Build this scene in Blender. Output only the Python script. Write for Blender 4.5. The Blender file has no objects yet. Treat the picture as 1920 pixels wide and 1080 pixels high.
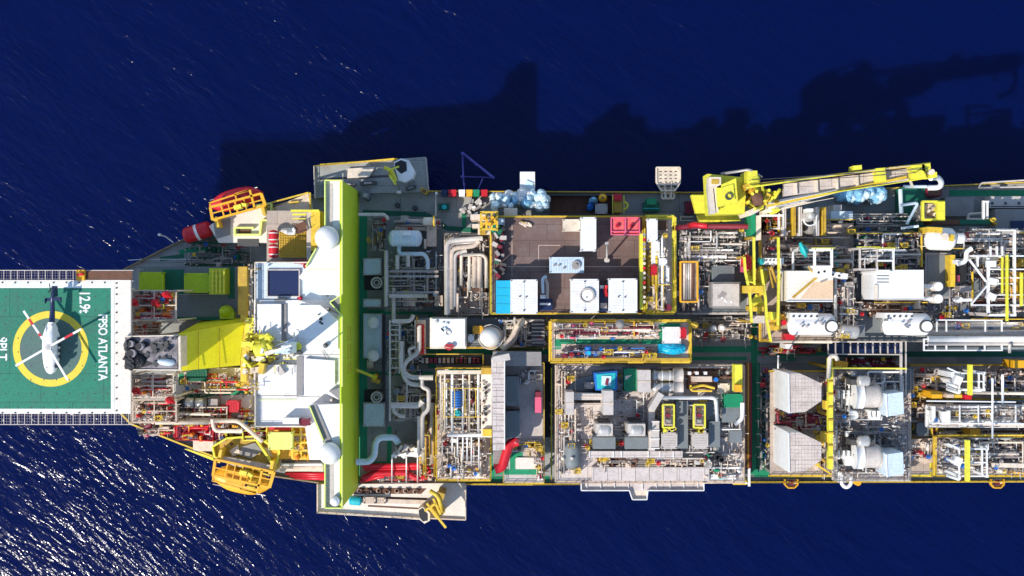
import bpy, math, random
from mathutils import Vector, Matrix
PI=math.pi
S=2280.0; H=260.0            # focal length in photo pixels, camera height above the sea (m)
scene=bpy.context.scene; COL=scene.collection
def W(x,y,z): k=(H-z)/S; return Vector(((x-960)*k,(540-y)*k,z))   # survey point -> metres at its own height
# ------------------------------------------------------------------ materials
MATS={}
def mat(name,col,rough=.55,metal=0,dirt=.25,dcol=None,scale=.6,seam=0,spec=.5,fine=0.10,mortar=.5):
    m=bpy.data.materials.new(name); m.use_nodes=True; n=m.node_tree.nodes; l=m.node_tree.links
    b=n['Principled BSDF']; b.inputs['Roughness'].default_value=rough; b.inputs['Metallic'].default_value=metal
    b.inputs['Specular IOR Level'].default_value=spec
    g=n.new('ShaderNodeNewGeometry')
    no=n.new('ShaderNodeTexNoise'); no.inputs['Scale'].default_value=scale; no.inputs['Detail'].default_value=8; no.inputs['Roughness'].default_value=.68
    l.new(g.outputs['Position'],no.inputs['Vector'])
    r=n.new('ShaderNodeValToRGB'); r.color_ramp.elements[0].position=.46; r.color_ramp.elements[1].position=.72
    l.new(no.outputs['Fac'],r.inputs['Fac'])
    mx=n.new('ShaderNodeMix'); mx.data_type='RGBA'
    d=dcol or tuple(c*.45+.03*w for c,w in zip(col,(1.2,.9,.6)))
    mx.inputs['A'].default_value=(*col,1); mx.inputs['B'].default_value=(*d,1)
    mu=n.new('ShaderNodeMath'); mu.operation='MULTIPLY'; mu.inputs[1].default_value=dirt
    l.new(r.outputs['Color'],mu.inputs[0]); l.new(mu.outputs[0],mx.inputs['Factor'])
    out=mx.outputs['Result']
    n2=n.new('ShaderNodeTexNoise'); n2.inputs['Scale'].default_value=3.2; n2.inputs['Detail'].default_value=5
    l.new(g.outputs['Position'],n2.inputs['Vector'])
    m2=n.new('ShaderNodeMix'); m2.data_type='RGBA'; m2.blend_type='MULTIPLY'
    mr=n.new('ShaderNodeMapRange'); mr.inputs[1].default_value=.3; mr.inputs[2].default_value=.7; mr.inputs[3].default_value=1-fine*2; mr.inputs[4].default_value=1
    l.new(n2.outputs['Fac'],mr.inputs[0]); m2.inputs['Factor'].default_value=1
    l.new(out,m2.inputs['A']); l.new(mr.outputs[0],m2.inputs['B']); out=m2.outputs['Result']
    if seam:
        br=n.new('ShaderNodeTexBrick'); br.inputs['Scale'].default_value=1; br.inputs['Brick Width'].default_value=seam*2.2; br.inputs['Row Height'].default_value=seam
        br.inputs['Mortar Size'].default_value=.05; br.inputs['Color1'].default_value=(1,1,1,1); br.inputs['Color2'].default_value=(.88,.88,.9,1); br.inputs['Mortar'].default_value=(mortar,mortar*.97,mortar*.93,1)
        l.new(g.outputs['Position'],br.inputs['Vector'])
        m3=n.new('ShaderNodeMix'); m3.data_type='RGBA'; m3.blend_type='MULTIPLY'; m3.inputs['Factor'].default_value=1
        l.new(out,m3.inputs['A']); l.new(br.outputs['Color'],m3.inputs['B']); out=m3.outputs['Result']
    l.new(out,b.inputs['Base Color'])
    bp=n.new('ShaderNodeBump'); bp.inputs['Strength'].default_value=.15; bp.inputs['Distance'].default_value=.05
    l.new(n2.outputs['Fac'],bp.inputs['Height']); l.new(bp.outputs['Normal'],b.inputs['Normal'])
    MATS[name]=m; return m
mat('white',(.80,.78,.75),.5,dirt=.35,dcol=(.48,.42,.36),fine=.05)
mat('roofwhite',(.82,.80,.765),.6,dirt=.4,dcol=(.55,.51,.48),scale=.25,seam=9,fine=.04,mortar=.8)
mat('cream',(.78,.66,.52),.6,dirt=.5,dcol=(.35,.24,.15))
mat('creamdeck',(.80,.72,.62),.7,dirt=.25,dcol=(.5,.4,.3),scale=.3)
mat('beige',(.68,.53,.41),.65,dirt=.5,dcol=(.22,.14,.09))
mat('beigeplate',(.66,.575,.52),.6,dirt=.5,dcol=(.34,.26,.22),seam=2.6)
mat('lgrey',(.58,.515,.46),.5,dirt=.4,dcol=(.25,.2,.17))
mat('grey',(.28,.26,.245),.6,dirt=.4,dcol=(.13,.11,.1))
mat('deck',(.36,.36,.33),.75,dirt=.55,dcol=(.15,.12,.09),scale=.22,seam=5)
mat('warmdeck',(.50,.40,.32),.75,dirt=.5,dcol=(.18,.11,.07),scale=.3,seam=4)
mat('slate',(.18,.20,.205),.6,dirt=.4)
mat('dgrey',(.07,.068,.068),.7,dirt=.3)
mat('black',(.012,.012,.014),.6,dirt=.3)
mat('silver',(.60,.57,.53),.38,metal=.4,dirt=.55,dcol=(.3,.25,.2))
mat('steel',(.42,.37,.34),.4,metal=.25,dirt=.4,dcol=(.2,.12,.08))
mat('tan',(.74,.52,.33),.65,dirt=.5,dcol=(.55,.35,.2),scale=.3)
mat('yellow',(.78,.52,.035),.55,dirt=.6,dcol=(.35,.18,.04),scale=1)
mat('ylime',(.80,.74,.05),.55,dirt=.55,dcol=(.45,.32,.06),scale=.9)
mat('funnel',(.93,.84,.008),.5,dirt=.3,dcol=(.6,.42,.02),scale=.2)
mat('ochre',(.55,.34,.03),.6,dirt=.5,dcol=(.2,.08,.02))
mat('lime',(.52,.67,.012),.6,dirt=.45,dcol=(.42,.48,.05),scale=.35,fine=.08)
mat('limeedge',(.78,.86,.22),.5,dirt=.15)
mat('green',(.0,.27,.115),.6,dirt=.45,dcol=(.02,.10,.05))
mat('dgreen',(.0,.13,.07),.65,dirt=.3)
mat('heligreen',(.015,.215,.125),.75,dirt=.85,dcol=(.055,.15,.115),scale=.16,seam=5,fine=.14)
mat('heligrey',(.075,.15,.13),.7,dirt=.5,dcol=(.11,.12,.13),scale=.2)
mat('marking',(.80,.81,.79),.6,dirt=.5,dcol=(.4,.5,.44),scale=1.2)
mat('ringyellow',(.80,.60,.035),.6,dirt=.3,dcol=(.5,.38,.05),scale=.8)
mat('red',(.62,.008,.02),.45,dirt=.3,dcol=(.3,.01,.015))
mat('maroon',(.22,.008,.03),.6,dirt=.4)
mat('pink',(.78,.12,.22),.55,dirt=.25)
mat('redtop',(.75,.10,.10),.6,dirt=.4,dcol=(.75,.35,.35),scale=1.4)
mat('lboat',(.88,.42,.015),.45,dirt=.35,dcol=(.75,.2,.02),scale=1.0)
mat('orange',(.85,.22,.01),.45,dirt=.25)
mat('amber',(.85,.42,.01),.5,dirt=.3)
mat('cyan',(0,.42,.68),.5,dirt=.2)
mat('turq',(.01,.45,.45),.5,dirt=.3)
mat('blue',(.01,.16,.55),.5,dirt=.3)
mat('navy',(.008,.02,.08),.35,dirt=.2)
mat('trussblue',(.10,.09,.42),.5,dirt=.3)
mat('brown',(.16,.10,.085),.8,dirt=.6,dcol=(.24,.19,.18),scale=.25,seam=3)
mat('rust',(.16,.07,.04),.85,dirt=.6,dcol=(.05,.03,.02),scale=1)
mat('hullpaint',(.28,.20,.10),.6,dirt=.6,dcol=(.1,.06,.03))
mat('tarp',(.66,.82,.88),.5,dirt=.35,dcol=(.1,.28,.45),scale=1.1)
mat('tarpblue',(.24,.52,.72),.5,dirt=.4,dcol=(.35,.6,.75),scale=1.2)
mat('cyantarp',(.0,.42,.62),.4,dirt=.3,dcol=(.0,.2,.5),scale=1.0)
mat('soot',(.30,.27,.28),.85,dirt=1.0,dcol=(.010,.009,.010),scale=.42)
mat('grating',(.66,.42,.04),.7,dirt=.3)
mat('glass',(.02,.03,.05),.12,dirt=.1)
mat('paleblue',(.60,.70,.76),.5,dirt=.3,dcol=(.35,.4,.45))
# ------------------------------------------------------------------ mesh builder
class MB:
    def __init__(s): s.v=[];s.f=[];s.sm=[]
    def add(s,vs,fs,smooth=False):
        o=len(s.v); s.v+= [tuple(v) for v in vs]; s.f+=[tuple(i+o for i in f) for f in fs]; s.sm+=[smooth]*len(fs); return s
    # prism: outline surveyed at its top height
    def P(s,pts,z0,z1,pts0=None):
        a=[W(x,y,z1) for x,y in pts]
        if pts0: b=[W(x,y,z0) for x,y in pts0]
        else: b=[Vector((p.x,p.y,z0)) for p in a]
        n=len(a); ar=sum(a[i].x*a[(i+1)%n].y-a[(i+1)%n].x*a[i].y for i in range(n))
        if ar<0: a.reverse(); b.reverse()
        return s.add(b+a,[tuple(range(n-1,-1,-1)),tuple(range(n,2*n))]+[(i,(i+1)%n,n+(i+1)%n,n+i) for i in range(n)])
    def B(s,x0,y0,x1,y1,z0,z1): return s.P([(x0,y0),(x1,y0),(x1,y1),(x0,y1)],z0,z1)
    def R(s,cx,cy,w,h,ang,z0,z1):   # turned box
        c,q=math.cos(ang),math.sin(ang)
        return s.P([(cx+c*a-q*b,cy+q*a+c*b) for a,b in ((-w/2,-h/2),(w/2,-h/2),(w/2,h/2),(-w/2,h/2))],z0,z1)
    def beam(s,x0,y0,x1,y1,z,w,h=.3):   # straight bar w px wide
        L=math.hypot(x1-x0,y1-y0); return s.R((x0+x1)/2,(y0+y1)/2,L,w,math.atan2(y1-y0,x1-x0),z-h,z)
    def tube3(s,pts,r,n=8):
        pts=[Vector(p) for p in pts]; vs=[];fs=[]; N=len(pts)
        for i,p in enumerate(pts):
            d=(pts[min(i+1,N-1)]-pts[max(i-1,0)]).normalized()
            up=Vector((0,0,1)) if abs(d.z)<.95 else Vector((1,0,0))
            a=d.cross(up).normalized(); b=a.cross(d)
            for k in range(n):
                t=2*PI*k/n; vs.append(p+a*(math.cos(t)*r)+b*(math.sin(t)*r))
        for i in range(N-1):
            for k in range(n): fs.append((i*n+k,i*n+(k+1)%n,(i+1)*n+(k+1)%n,(i+1)*n+k))
        s.add(vs,fs,True); o=[tuple(range(n)),tuple(range((N-1)*n+n-1,(N-1)*n-1,-1))]
        base=len(s.v)-len(vs); s.f+=[tuple(i+base for i in f) for f in o]; s.sm+=[False]*2
        return s
    def T(s,pts,z,r,n=8,bend=None):   # pipe run with rounded elbows; pts (x,y) or (x,y,z)
        q=[W(p[0],p[1],p[2] if len(p)>2 else z) for p in pts]
        b=bend if bend is not None else max(r*2.2,.35); out=[q[0]]
        for i in range(1,len(q)-1):
            p=q[i]; d0=(q[i-1]-p); d1=(q[i+1]-p); k=min(b,d0.length*.45,d1.length*.45)
            A=p+d0.normalized()*k; C=p+d1.normalized()*k
            for t in (0,.33,.67,1): out.append(A*(1-t)**2+p*2*t*(1-t)+C*t*t)
        out.append(q[-1]); return s.tube3(out,r,n)
    def C(s,x,y,r,z0,z1,r0=None,n=20,cap=True):   # upright cylinder, r in px at the top
        c=W(x,y,z1); k=(H-z1)/S; R1=r*k; R0=(r0 if r0 is not None else r)*k; vs=[]
        for R,z in ((R0,z0),(R1,z1)):
            for i in range(n): t=2*PI*i/n; vs.append((c.x+R*math.cos(t),c.y+R*math.sin(t),z))
        s.add(vs,[(i,(i+1)%n,n+(i+1)%n,n+i) for i in range(n)],True)
        o=len(s.v)-2*n; s.f+=[tuple(range(o+n,o+2*n)),tuple(range(o+n-1,o-1,-1))]; s.sm+=[False]*2
        return s
    def ring(s,x,y,r,w,z0,z1,n=32):
        c=W(x,y,z1); k=(H-z1)/S; vs=[];fs=[]
        for i in range(n):
            t=2*PI*i/n; cs,sn=math.cos(t),math.sin(t)
            for R,z in ((r*k,z0),(r*k,z1),((r-w)*k,z1),((r-w)*k,z0)): vs.append((c.x+R*cs,c.y+R*sn,z))
        for i in range(n):
            j=(i+1)%n
            for a in range(4): b=(a+1)%4; fs.append((i*4+a,i*4+b,j*4+b,j*4+a)[::-1])
        return s.add(vs,fs)
    def E(s,x,y,z,rx,ry,rz,rot=0,n=20,m=12,cut=-1.0,lump=0,seed=0):   # ellipsoid; rx,ry px ; rz metres; z of centre
        c=W(x,y,z); k=(H-z)/S; rx*=k; ry*=k; vs=[];fs=[]; cr,sr=math.cos(-rot),math.sin(-rot); R=random.Random(seed)
        lo=-PI/2 if cut<=-1 else math.asin(cut)
        for i in range(m+1):
            ph=lo+(PI/2-lo)*i/m
            for j in range(n):
                t=2*PI*j/n; f=1+lump*(R.random()-.5)
                a=rx*math.cos(ph)*math.cos(t)*f; b=ry*math.cos(ph)*math.sin(t)*f
                vs.append((c.x+a*cr-b*sr,c.y+a*sr+b*cr,c.z+rz*math.sin(ph)*f))
        for i in range(m):
            for j in range(n): fs.append((i*n+j,i*n+(j+1)%n,(i+1)*n+(j+1)%n,(i+1)*n+j))
        return s.add(vs,fs,not lump)
    def HV(s,x0,y0,x1,y1,z,r,n=20,dome=.6):   # lying vessel between the two end points, r metres
        a=W(x0,y0,z);b=W(x1,y1,z); d=(b-a).normalized(); pts=[];rad=[]
        for t in (0,.25,.5,.75,.93,1): pts.append(a+d*(r*dome*t)); rad.append(r*math.sqrt(max(1e-4,1-(1-t)**2)))
        q=[(p,rr) for p,rr in zip(pts,rad)]
        q2=[(b-(p-a),rr) for p,rr in reversed(q)]
        q=q+q2; side=d.cross(Vector((0,0,1))).normalized(); vs=[];fs=[]
        for p,rr in q:
            for k in range(n): t=2*PI*k/n; vs.append(p+side*(math.cos(t)*rr)+Vector((0,0,1))*(math.sin(t)*rr))
        for i in range(len(q)-1):
            for k in range(n): fs.append((i*n+k,i*n+(k+1)%n,(i+1)*n+(k+1)%n,(i+1)*n+k))
        fs+= [tuple(range(n)),tuple(range((len(q)-1)*n+n-1,(len(q)-1)*n-1,-1))]
        return s.add(vs,fs,True)
    def bands(s,x0,y0,x1,y1,z,r,cnt,w=.25):
        a=W(x0,y0,z);b=W(x1,y1,z); d=(b-a).normalized()
        for i in range(cnt):
            p=a.lerp(b,(i+.5)/cnt); s.tube3([p-d*w/2,p+d*w/2],r,16)
        return s
    def G(s,x0,y0,x1,y1,z,nx,ny,w=.12,h=.12):   # open grid of bars
        a=W(x0,y0,z);b=W(x1,y1,z)
        X0,X1=sorted((a.x,b.x));Y0,Y1=sorted((a.y,b.y))
        for i in range(nx+1):
            x=X0+(X1-X0)*i/nx; s.cub(x-w/2,Y0,z-h,x+w/2,Y1,z)
        for j in range(ny+1):
            y=Y0+(Y1-Y0)*j/ny; s.cub(X0,y-w/2,z-h-.003,X1,y+w/2,z-.003)
        return s
    def cub(s,a,b,c,d,e,f):
        return s.add([(a,b,c),(d,b,c),(d,e,c),(a,e,c),(a,b,f),(d,b,f),(d,e,f),(a,e,f)],[(3,2,1,0),(4,5,6,7),(0,1,5,4),(1,2,6,5),(2,3,7,6),(3,0,4,7)])
    def rail(s,pts,z,h=1.1,r=.055,closed=False,kick=.0):
        q=[W(x,y,z) for x,y in pts]
        if closed: q.append(q[0])
        for a,b in zip(q,q[1:]):
            L=(b-a).length; n=max(1,int(L/1.8))
            for hh in (h,h*.55): s.tube3([a+Vector((0,0,hh)),b+Vector((0,0,hh))],r,5)
            for i in range(n+1): p=a.lerp(b,i/n); s.tube3([p,p+Vector((0,0,h))],r,5)
            if kick:
                d=(b-a).normalized(); sd=Vector((-d.y,d.x,0))*kick/2
                s.add([a-sd,b-sd,b+sd,a+sd]+[v+Vector((0,0,.18)) for v in (a-sd,b-sd,b+sd,a+sd)],[(3,2,1,0),(4,5,6,7),(0,1,5,4),(1,2,6,5),(2,3,7,6),(3,0,4,7)])
        return s
    def cols(s,pts,z0,z1,w=.5):
        for x,y in pts:
            c=W(x,y,z1); s.cub(c.x-w/2,c.y-w/2,z0,c.x+w/2,c.y+w/2,z1)
        return s
    def stairs(s,x0,y0,z0,x1,y1,z1,w=1.0):
        a=W(x0,y0,z0);b=W(x1,y1,z1); d=(b-a); dh=Vector((d.x,d.y,0)).normalized(); sd=Vector((-dh.y,dh.x,0))*w/2; n=max(3,int(abs(d.z)/.3))
        for i in range(n):
            p=a.lerp(b,(i+.5)/n); e=dh*.14
            s.add([p-sd-e,p+sd-e,p+sd+e,p-sd+e,p-sd-e+Vector((0,0,.05)),p+sd-e+Vector((0,0,.05)),p+sd+e+Vector((0,0,.05)),p-sd+e+Vector((0,0,.05))],[(3,2,1,0),(4,5,6,7),(0,1,5,4),(1,2,6,5),(2,3,7,6),(3,0,4,7)])
        for q in (sd,-sd): s.tube3([a+q,b+q],.09,5); s.tube3([a+q+Vector((0,0,1)),b+q+Vector((0,0,1))],.05,5)
        return s
    def wheel(s,x,y,z,r=.35):   # valve handwheel
        c=W(x,y,z); pts=[c+Vector((math.cos(t)*r,math.sin(t)*r,0)) for t in [2*PI*i/10 for i in range(11)]]
        s.tube3(pts,.05,5); s.tube3([c-Vector((r,0,0)),c+Vector((r,0,0))],.04,4); s.tube3([c-Vector((0,0,.6)),c],.06,5); return s
THINGS=[]; LAB={}
class T:
    def __init__(s,name,label,cat,group=None,kind=None):
        s.name,s.label,s.cat,s.group,s.kind=name,label,cat,group,kind; s.parts=[]; THINGS.append(s)
        if label in LAB and not group: print('DUP LABEL',label)
        LAB[label]=1
    def a(s,part,m,of=None,label=None):
        b=MB(); s.parts.append((part,m,b,of,label)); return b
    def build(s):
        allv=[v for p in s.parts for v in p[2].v]
        if not allv: return
        x0=min(v[0] for v in allv);x1=max(v[0] for v in allv);y0=min(v[1] for v in allv);y1=max(v[1] for v in allv);z0=min(v[2] for v in allv)
        o=((x0+x1)/2,(y0+y1)/2,z0); single=len(s.parts)==1; objs={}
        root=None
        if not single: root=bpy.data.objects.new(s.name,None); root.empty_display_size=.5
        for part,m,b,of,lab in s.parts:
            if not b.v: continue
            me=bpy.data.meshes.new(part); me.from_pydata([(v[0]-o[0],v[1]-o[1],v[2]-o[2]) for v in b.v],[],b.f)
            me.polygons.foreach_set('use_smooth',b.sm); me.materials.append(MATS[m]); me.update()
            ob=bpy.data.objects.new(s.name if single else part,me); objs[id(b)]=ob; COL.objects.link(ob)
            if single: root=ob
            else: ob.parent=objs.get(id(of),root)
            if lab: ob['label']=lab
            if part=='small_fittings': ob['kind']='stuff'
        if not single: COL.objects.link(root)
        root.location=o
        if s.kind: root['kind']=s.kind
        if s.label: root['label']=s.label
        if s.cat: root['category']=s.cat
        if s.group: root['group']=s.group
PIPEM=['lgrey','beige','steel','beige','cream','white','lgrey']
def clut(t,x0,y0,x1,y1,z,h,n=12,nb=10,seed=1,pm=PIPEM,bm=None,rr=(.1,.3),vm=('red','yellow','blue','dgrey','steel')):
    R=random.Random(seed); bm=bm or ['lgrey','grey','cream','steel','dgrey','beige','white']
    w=x1-x0;hh=y1-y0
    fine(t,x0,y0,x1,y1,z,h,int(w*hh/(190 if h>1 else 240)),seed+7,(pm[seed%len(pm)],bm[seed%len(bm)],'rust','white' if seed%2 else 'cream','beige'))
    n=int(n*1.15); nb=int(nb*1.25)
    for i in range(n):      # pipe runs
        zz=z+.4+R.random()*h; hor=R.random()<w/(w+hh)
        if hor: y=y0+R.random()*hh; a=x0+R.random()*w*.35; b=x1-R.random()*w*.35; y2=y if R.random()<.4 else y0+R.random()*hh; m=(a+b)/2+(R.random()-.5)*w*.4; pts=[(a,y),(m,y),(m,y2),(b,y2)]
        else: x=x0+R.random()*w; a=y0+R.random()*hh*.35; b=y1-R.random()*hh*.35; x2=x if R.random()<.4 else x0+R.random()*w; m=(a+b)/2+(R.random()-.5)*hh*.4; pts=[(x,a),(x,m),(x2,m),(x2,b)]
        if pts[1]==pts[2]: pts=[pts[0],pts[3]]
        r=R.uniform(*rr)*(1.5 if R.random()<.15 else 1); p=t.a('pipe',R.choice(pm)); p.T(pts,zz,r)
        for q in (pts[0],pts[-1]):
            c=W(q[0],q[1],zz); p.tube3([c+Vector((0,0,.0)),Vector((c.x,c.y,z))],r*.9,6)
        # flanges
        c0=W(*pts[0],zz);c1=W(*pts[1],zz); d=(c1-c0).normalized(); L=(c1-c0).length
        for k in range(int(L/2.5)+1): c=c0+d*(k*2.5+.6); p.tube3([c,c+d*.14],r*1.5,8)
    for i in range(nb):
        x=x0+R.random()*w;y=y0+R.random()*hh;k=R.random()
        if k<.4: a=4+R.random()*8;b=3+R.random()*8; q=t.a('equipment_box',R.choice(bm)); zz=z+.5+R.random()*h*.8; q.B(x-a/2,y-b/2,x+a/2,y+b/2,z,zz); q.B(x-a/4,y-b/4,x+a/5,y+b/4,zz,zz+.25)
        elif k<.65: q=t.a('valve',R.choice(vm)); zz=z+R.random()*h+.8; q.wheel(x,y,zz+.5,.3+R.random()*.2); q.tube3([W(x-3,y,zz-.4),W(x+3,y,zz-.4)],.3,8)
        elif k<.85: q=t.a('pot',R.choice(bm)); r=1.8+R.random()*2.5; zz=z+1+R.random()*h*.8; q.C(x,y,r,z,zz); q.E(x,y,zz,r,r,.4,cut=0,m=4)
        elif k<.93: q=t.a('cable_tray',R.choice(['lgrey','steel'])); zz=z+h*.9; L=10+R.random()*20; q.B(x-L/2,y-1.6,x+L/2,y-1.2,zz,zz+.15); q.B(x-L/2,y+1.2,x+L/2,y+1.6,zz,zz+.15); [q.B(x-L/2+j*3,y-1.6,x-L/2+j*3+.6,y+1.6,zz-.05,zz+.04) for j in range(int(L/3))]
        else: q=t.a('service_platform',R.choice(['lgrey','yellow'])); zz=z+h; q.G(x-6,y-4,x+6,y+4,zz,5,3,.1,.08); q.rail([(x-6,y-4),(x+6,y-4),(x+6,y+4),(x-6,y+4)],zz,1.0,.05,True); q.cols([(x-6,y-4),(x+6,y+4),(x+6,y-4),(x-6,y+4)],z,zz,.15)
def fine(t,x0,y0,x1,y1,z,h,n,seed,mats=('white','rust','steel','cream')):
    R=random.Random(seed)
    for m in mats:
        b=t.a('small_fittings',m)
        for i in range(n):
            x=x0+R.random()*(x1-x0);y=y0+R.random()*(y1-y0);zz=z+.2+R.random()*h; k=R.random()
            if k<.45: b.R(x,y,.8+R.random()*2.6,.7+R.random()*1.8,R.choice((0,0,PI/2,R.random()*3)),zz-.3-R.random()*.6,zz)
            elif k<.8:
                L=3+R.random()*12; a,c=((L,0) if R.random()<.5 else (0,L)); b.T([(x,y),(x+a,y+c)],zz,.05+R.random()*.07,5)
            else: b.C(x,y,.7+R.random(),zz-.8,zz,n=7)
def skid(label,*a,**k):
    t=T('piping_skid',label,'pipework','piping skids between the big modules'); clut(t,*a,**k); return t
def module(name,label,x0,y0,x1,y1,z,plate='warmdeck',edge='yellow',z0=20,open_=False,railm='yellow',skip='',cat='module',ew=.35,walk=None):
    t=T(name,label,cat)
    if not open_: t.a('deck_plate',plate).B(x0+2,y0+2,x1-2,y1-2,z-.25,z)
    else: t.a('grating',plate).G(x0+2,y0+2,x1-2,y1-2,z-.02,int((x1-x0)/5),int((y1-y0)/5),.1,.06)
    e=t.a('edge_beam',edge)
    for s_,c in (('n',(x0,y0,x1,y0)),('s',(x0,y1,x1,y1)),('w',(x0,y0,x0,y1)),('e',(x1,y0,x1,y1))):
        if s_ not in skip: e.beam(*c,z+(.06 if s_ in 'ns' else .055),ew*9.7,.7)
    r=t.a('railing',railm); P={'n':[(x0,y0),(x1,y0)],'s':[(x0,y1),(x1,y1)],'w':[(x0,y0),(x0,y1)],'e':[(x1,y0),(x1,y1)]}
    for k,v in P.items():
        if k not in skip: r.rail(v,z+.05,1.1,.07)
    u=t.a('underframe','grey'); nx=max(1,int((x1-x0)/60)); ny=max(1,int((y1-y0)/60))
    u.G(x0+4,y0+4,x1-4,y1-4,z-.3,nx,ny,.3,.6)
    c=t.a('leg','grey'); c.cols([(x0+6+(x1-x0-12)*i/nx,y0+6+(y1-y0-12)*j/ny) for i in range(nx+1) for j in range(ny+1)],z0,z-.5,.55)
    return t
def container(x0,y0,x1,y1,z0,z1,m,label,name='container',cat='container',group=None,door='grey',top=True,extra=None):
    t=T(name,label,cat,group); b=t.a('body',m); b.B(x0+.6,y0+.6,x1-.6,y1-.6,z0+.15,z1-.05)
    c=t.a('frame',m); h=(z1-z0)
    for q in ((x0,y0,x1,y0),(x0,y1,x1,y1)): c.beam(*q,z1,1.8,.2)
    for q in ((x0,y0,x0,y1),(x1,y0,x1,y1)): c.beam(*q,z1-.004,1.8,.2)
    c.cols([(x0+.3,y0+.3),(x1-.3,y0+.3),(x0+.3,y1-.3),(x1-.3,y1-.3)],z0,z1-.01,.22)
    L=x1-x0;B_=y1-y0; k=t.a('roof_rib',m)
    if L>B_:
        n=int(L/3); [k.B(x0+2+i*3,y0+2,x0+3+i*3,y1-2,z1-.05,z1+.02) for i in range(max(1,n-1))]
    else:
        n=int(B_/3); [k.B(x0+2,y0+2+i*3,x1-2,y0+3+i*3,z1-.05,z1+.02) for i in range(max(1,n-1))]
    l=t.a('lifting_eye','dgrey'); [l.ring(x,y,1.1,.5,z1,z1+.15,10) for x in (x0+1,x1-1) for y in (y0+1,y1-1)]
    if extra: extra(t)
    return t
# ================================================================== SEA, SKY
def water():
    m=bpy.data.materials.new('sea_water'); m.use_nodes=True; n=m.node_tree.nodes; l=m.node_tree.links; b=n['Principled BSDF']
    b.inputs['Base Color'].default_value=(.0001,.0040,.055,1); b.inputs['Roughness'].default_value=.15; b.inputs['Subsurface Weight'].default_value=1; b.inputs['Subsurface Radius'].default_value=(9,10,13); b.inputs['Subsurface Scale'].default_value=1; b.inputs['IOR'].default_value=1.33; b.inputs['Specular IOR Level'].default_value=.33
    g=n.new('ShaderNodeNewGeometry'); prev=None
    #  wave trains: (rotation, stretch, scale, distance)
    for rot,sx,sc,dist,det in ((-38,.34,.09,.75,2),(-32,.40,.30,.33,3),(-40,.36,.95,.205,3)):
        mp=n.new('ShaderNodeMapping'); mp.inputs['Rotation'].default_value=(0,0,math.radians(-rot)); 
        mp2=n.new('ShaderNodeMapping'); mp2.inputs['Scale'].default_value=(sx,1,1)
        no=n.new('ShaderNodeTexNoise'); no.inputs['Scale'].default_value=sc; no.inputs['Detail'].default_value=det; no.inputs['Roughness'].default_value=.6; no.inputs['Distortion'].default_value=.4
        l.new(g.outputs['Position'],mp.inputs['Vector']); l.new(mp.outputs[0],mp2.inputs['Vector']); l.new(mp2.outputs[0],no.inputs['Vector'])
        bp=n.new('ShaderNodeBump'); bp.inputs['Strength'].default_value=1; bp.inputs['Distance'].default_value=dist
        l.new(no.outputs['Fac'],bp.inputs['Height'])
        if sc>.2:   # gusts: ruffled patches between calmer ones
            pn=n.new('ShaderNodeTexNoise'); pn.inputs['Scale'].default_value=.035 if sc<.5 else .06; pn.inputs['Detail'].default_value=2; l.new(mp2.outputs[0],pn.inputs['Vector'])
            pr=n.new('ShaderNodeMapRange'); pr.inputs[1].default_value=.35; pr.inputs[2].default_value=.65; pr.inputs[3].default_value=.45; pr.inputs[4].default_value=1.25; l.new(pn.outputs['Fac'],pr.inputs[0])
            pm=n.new('ShaderNodeMath'); pm.operation='MULTIPLY'; l.new(no.outputs['Fac'],pm.inputs[0]); l.new(pr.outputs[0],pm.inputs[1]); l.new(pm.outputs[0],bp.inputs['Height'])
        if prev: l.new(prev.outputs['Normal'],bp.inputs['Normal'])
        prev=bp
    l.new(prev.outputs['Normal'],b.inputs['Normal'])
    me=bpy.data.meshes.new('sea'); L=4000; me.from_pydata([(-L,-L,0),(L,-L,0),(L,L,0),(-L,L,0)],[],[(0,1,2,3)]); me.materials.append(m)
    o=bpy.data.objects.new('sea',me); o['kind']='structure'; COL.objects.link(o)
water()
# ================================================================== HULL
NS=[(170,650),(192,560),(232,505),(300,470),(350,446),(395,426),(440,408),(480,394),(585,366),(700,358),(1300,361),(1500,360),(1780,348),(1920,342),(2060,338)]
SS=[(2060,902),(1400,904),(1000,908),(600,906),(505,892),(400,856),(330,829),(245,795),(192,740)]
t=T('ship_hull','long production ship hull with grey main deck and green walkways','ship')
t.a('hull','hullpaint').P(NS+SS,-2,19.6)
t.a('main_deck','deck').P(NS+SS,19.6,20)
b=t.a('bulwark','hullpaint')
for a,c in zip(NS[1:],NS[2:]): b.beam(*a,*c,20.9,2.6,.9)
for a,c in zip(SS,SS[1:]): b.beam(*a,*c,20.9,2.6,.9)
b=t.a('handrail','yellow'); b.rail(NS[9:],20.9,.9,.06); b.rail(SS[:4],20.9,.9,.06)
b=t.a('rail_coaming','yellow')
for a,c in zip(NS[9:],NS[10:]): b.beam(*a,*c,21.1,1.6,.15)
for a,c in zip(SS[:3],SS[1:4]): b.beam(*a,*c,21.1,2.0,.15)
for a,c in zip(SS[4:],SS[5:]): b.beam(*a,*c,21.1,3.0,.15)
def walk(*pts,w=9,z=20.012,b='green'):
    b=t.a('walkway',b)
    for i,(a,c) in enumerate(zip(pts,pts[1:])): b.beam(*a,*c,z+.004*i,w,.01)
    return b
walk((336,474),(355,468),(440,468),w=9); walk((300,486),(345,480),w=8,b='dgreen',z=20.03)
walk((681,400),(681,900),w=15); walk((690,585),(812,585),w=9,z=20.03); walk((680,398),(800,402),(838,428),(895,432),w=9,z=20.05,b='dgreen'); walk((870,425),(870,400),w=8,z=20.07)
walk((672,700),(812,700),w=7,z=20.03); walk((810,590),(810,650),(810,690),w=14,z=20.035); walk((690,870),(730,870),(730,800),w=9,z=20.04)
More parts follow.
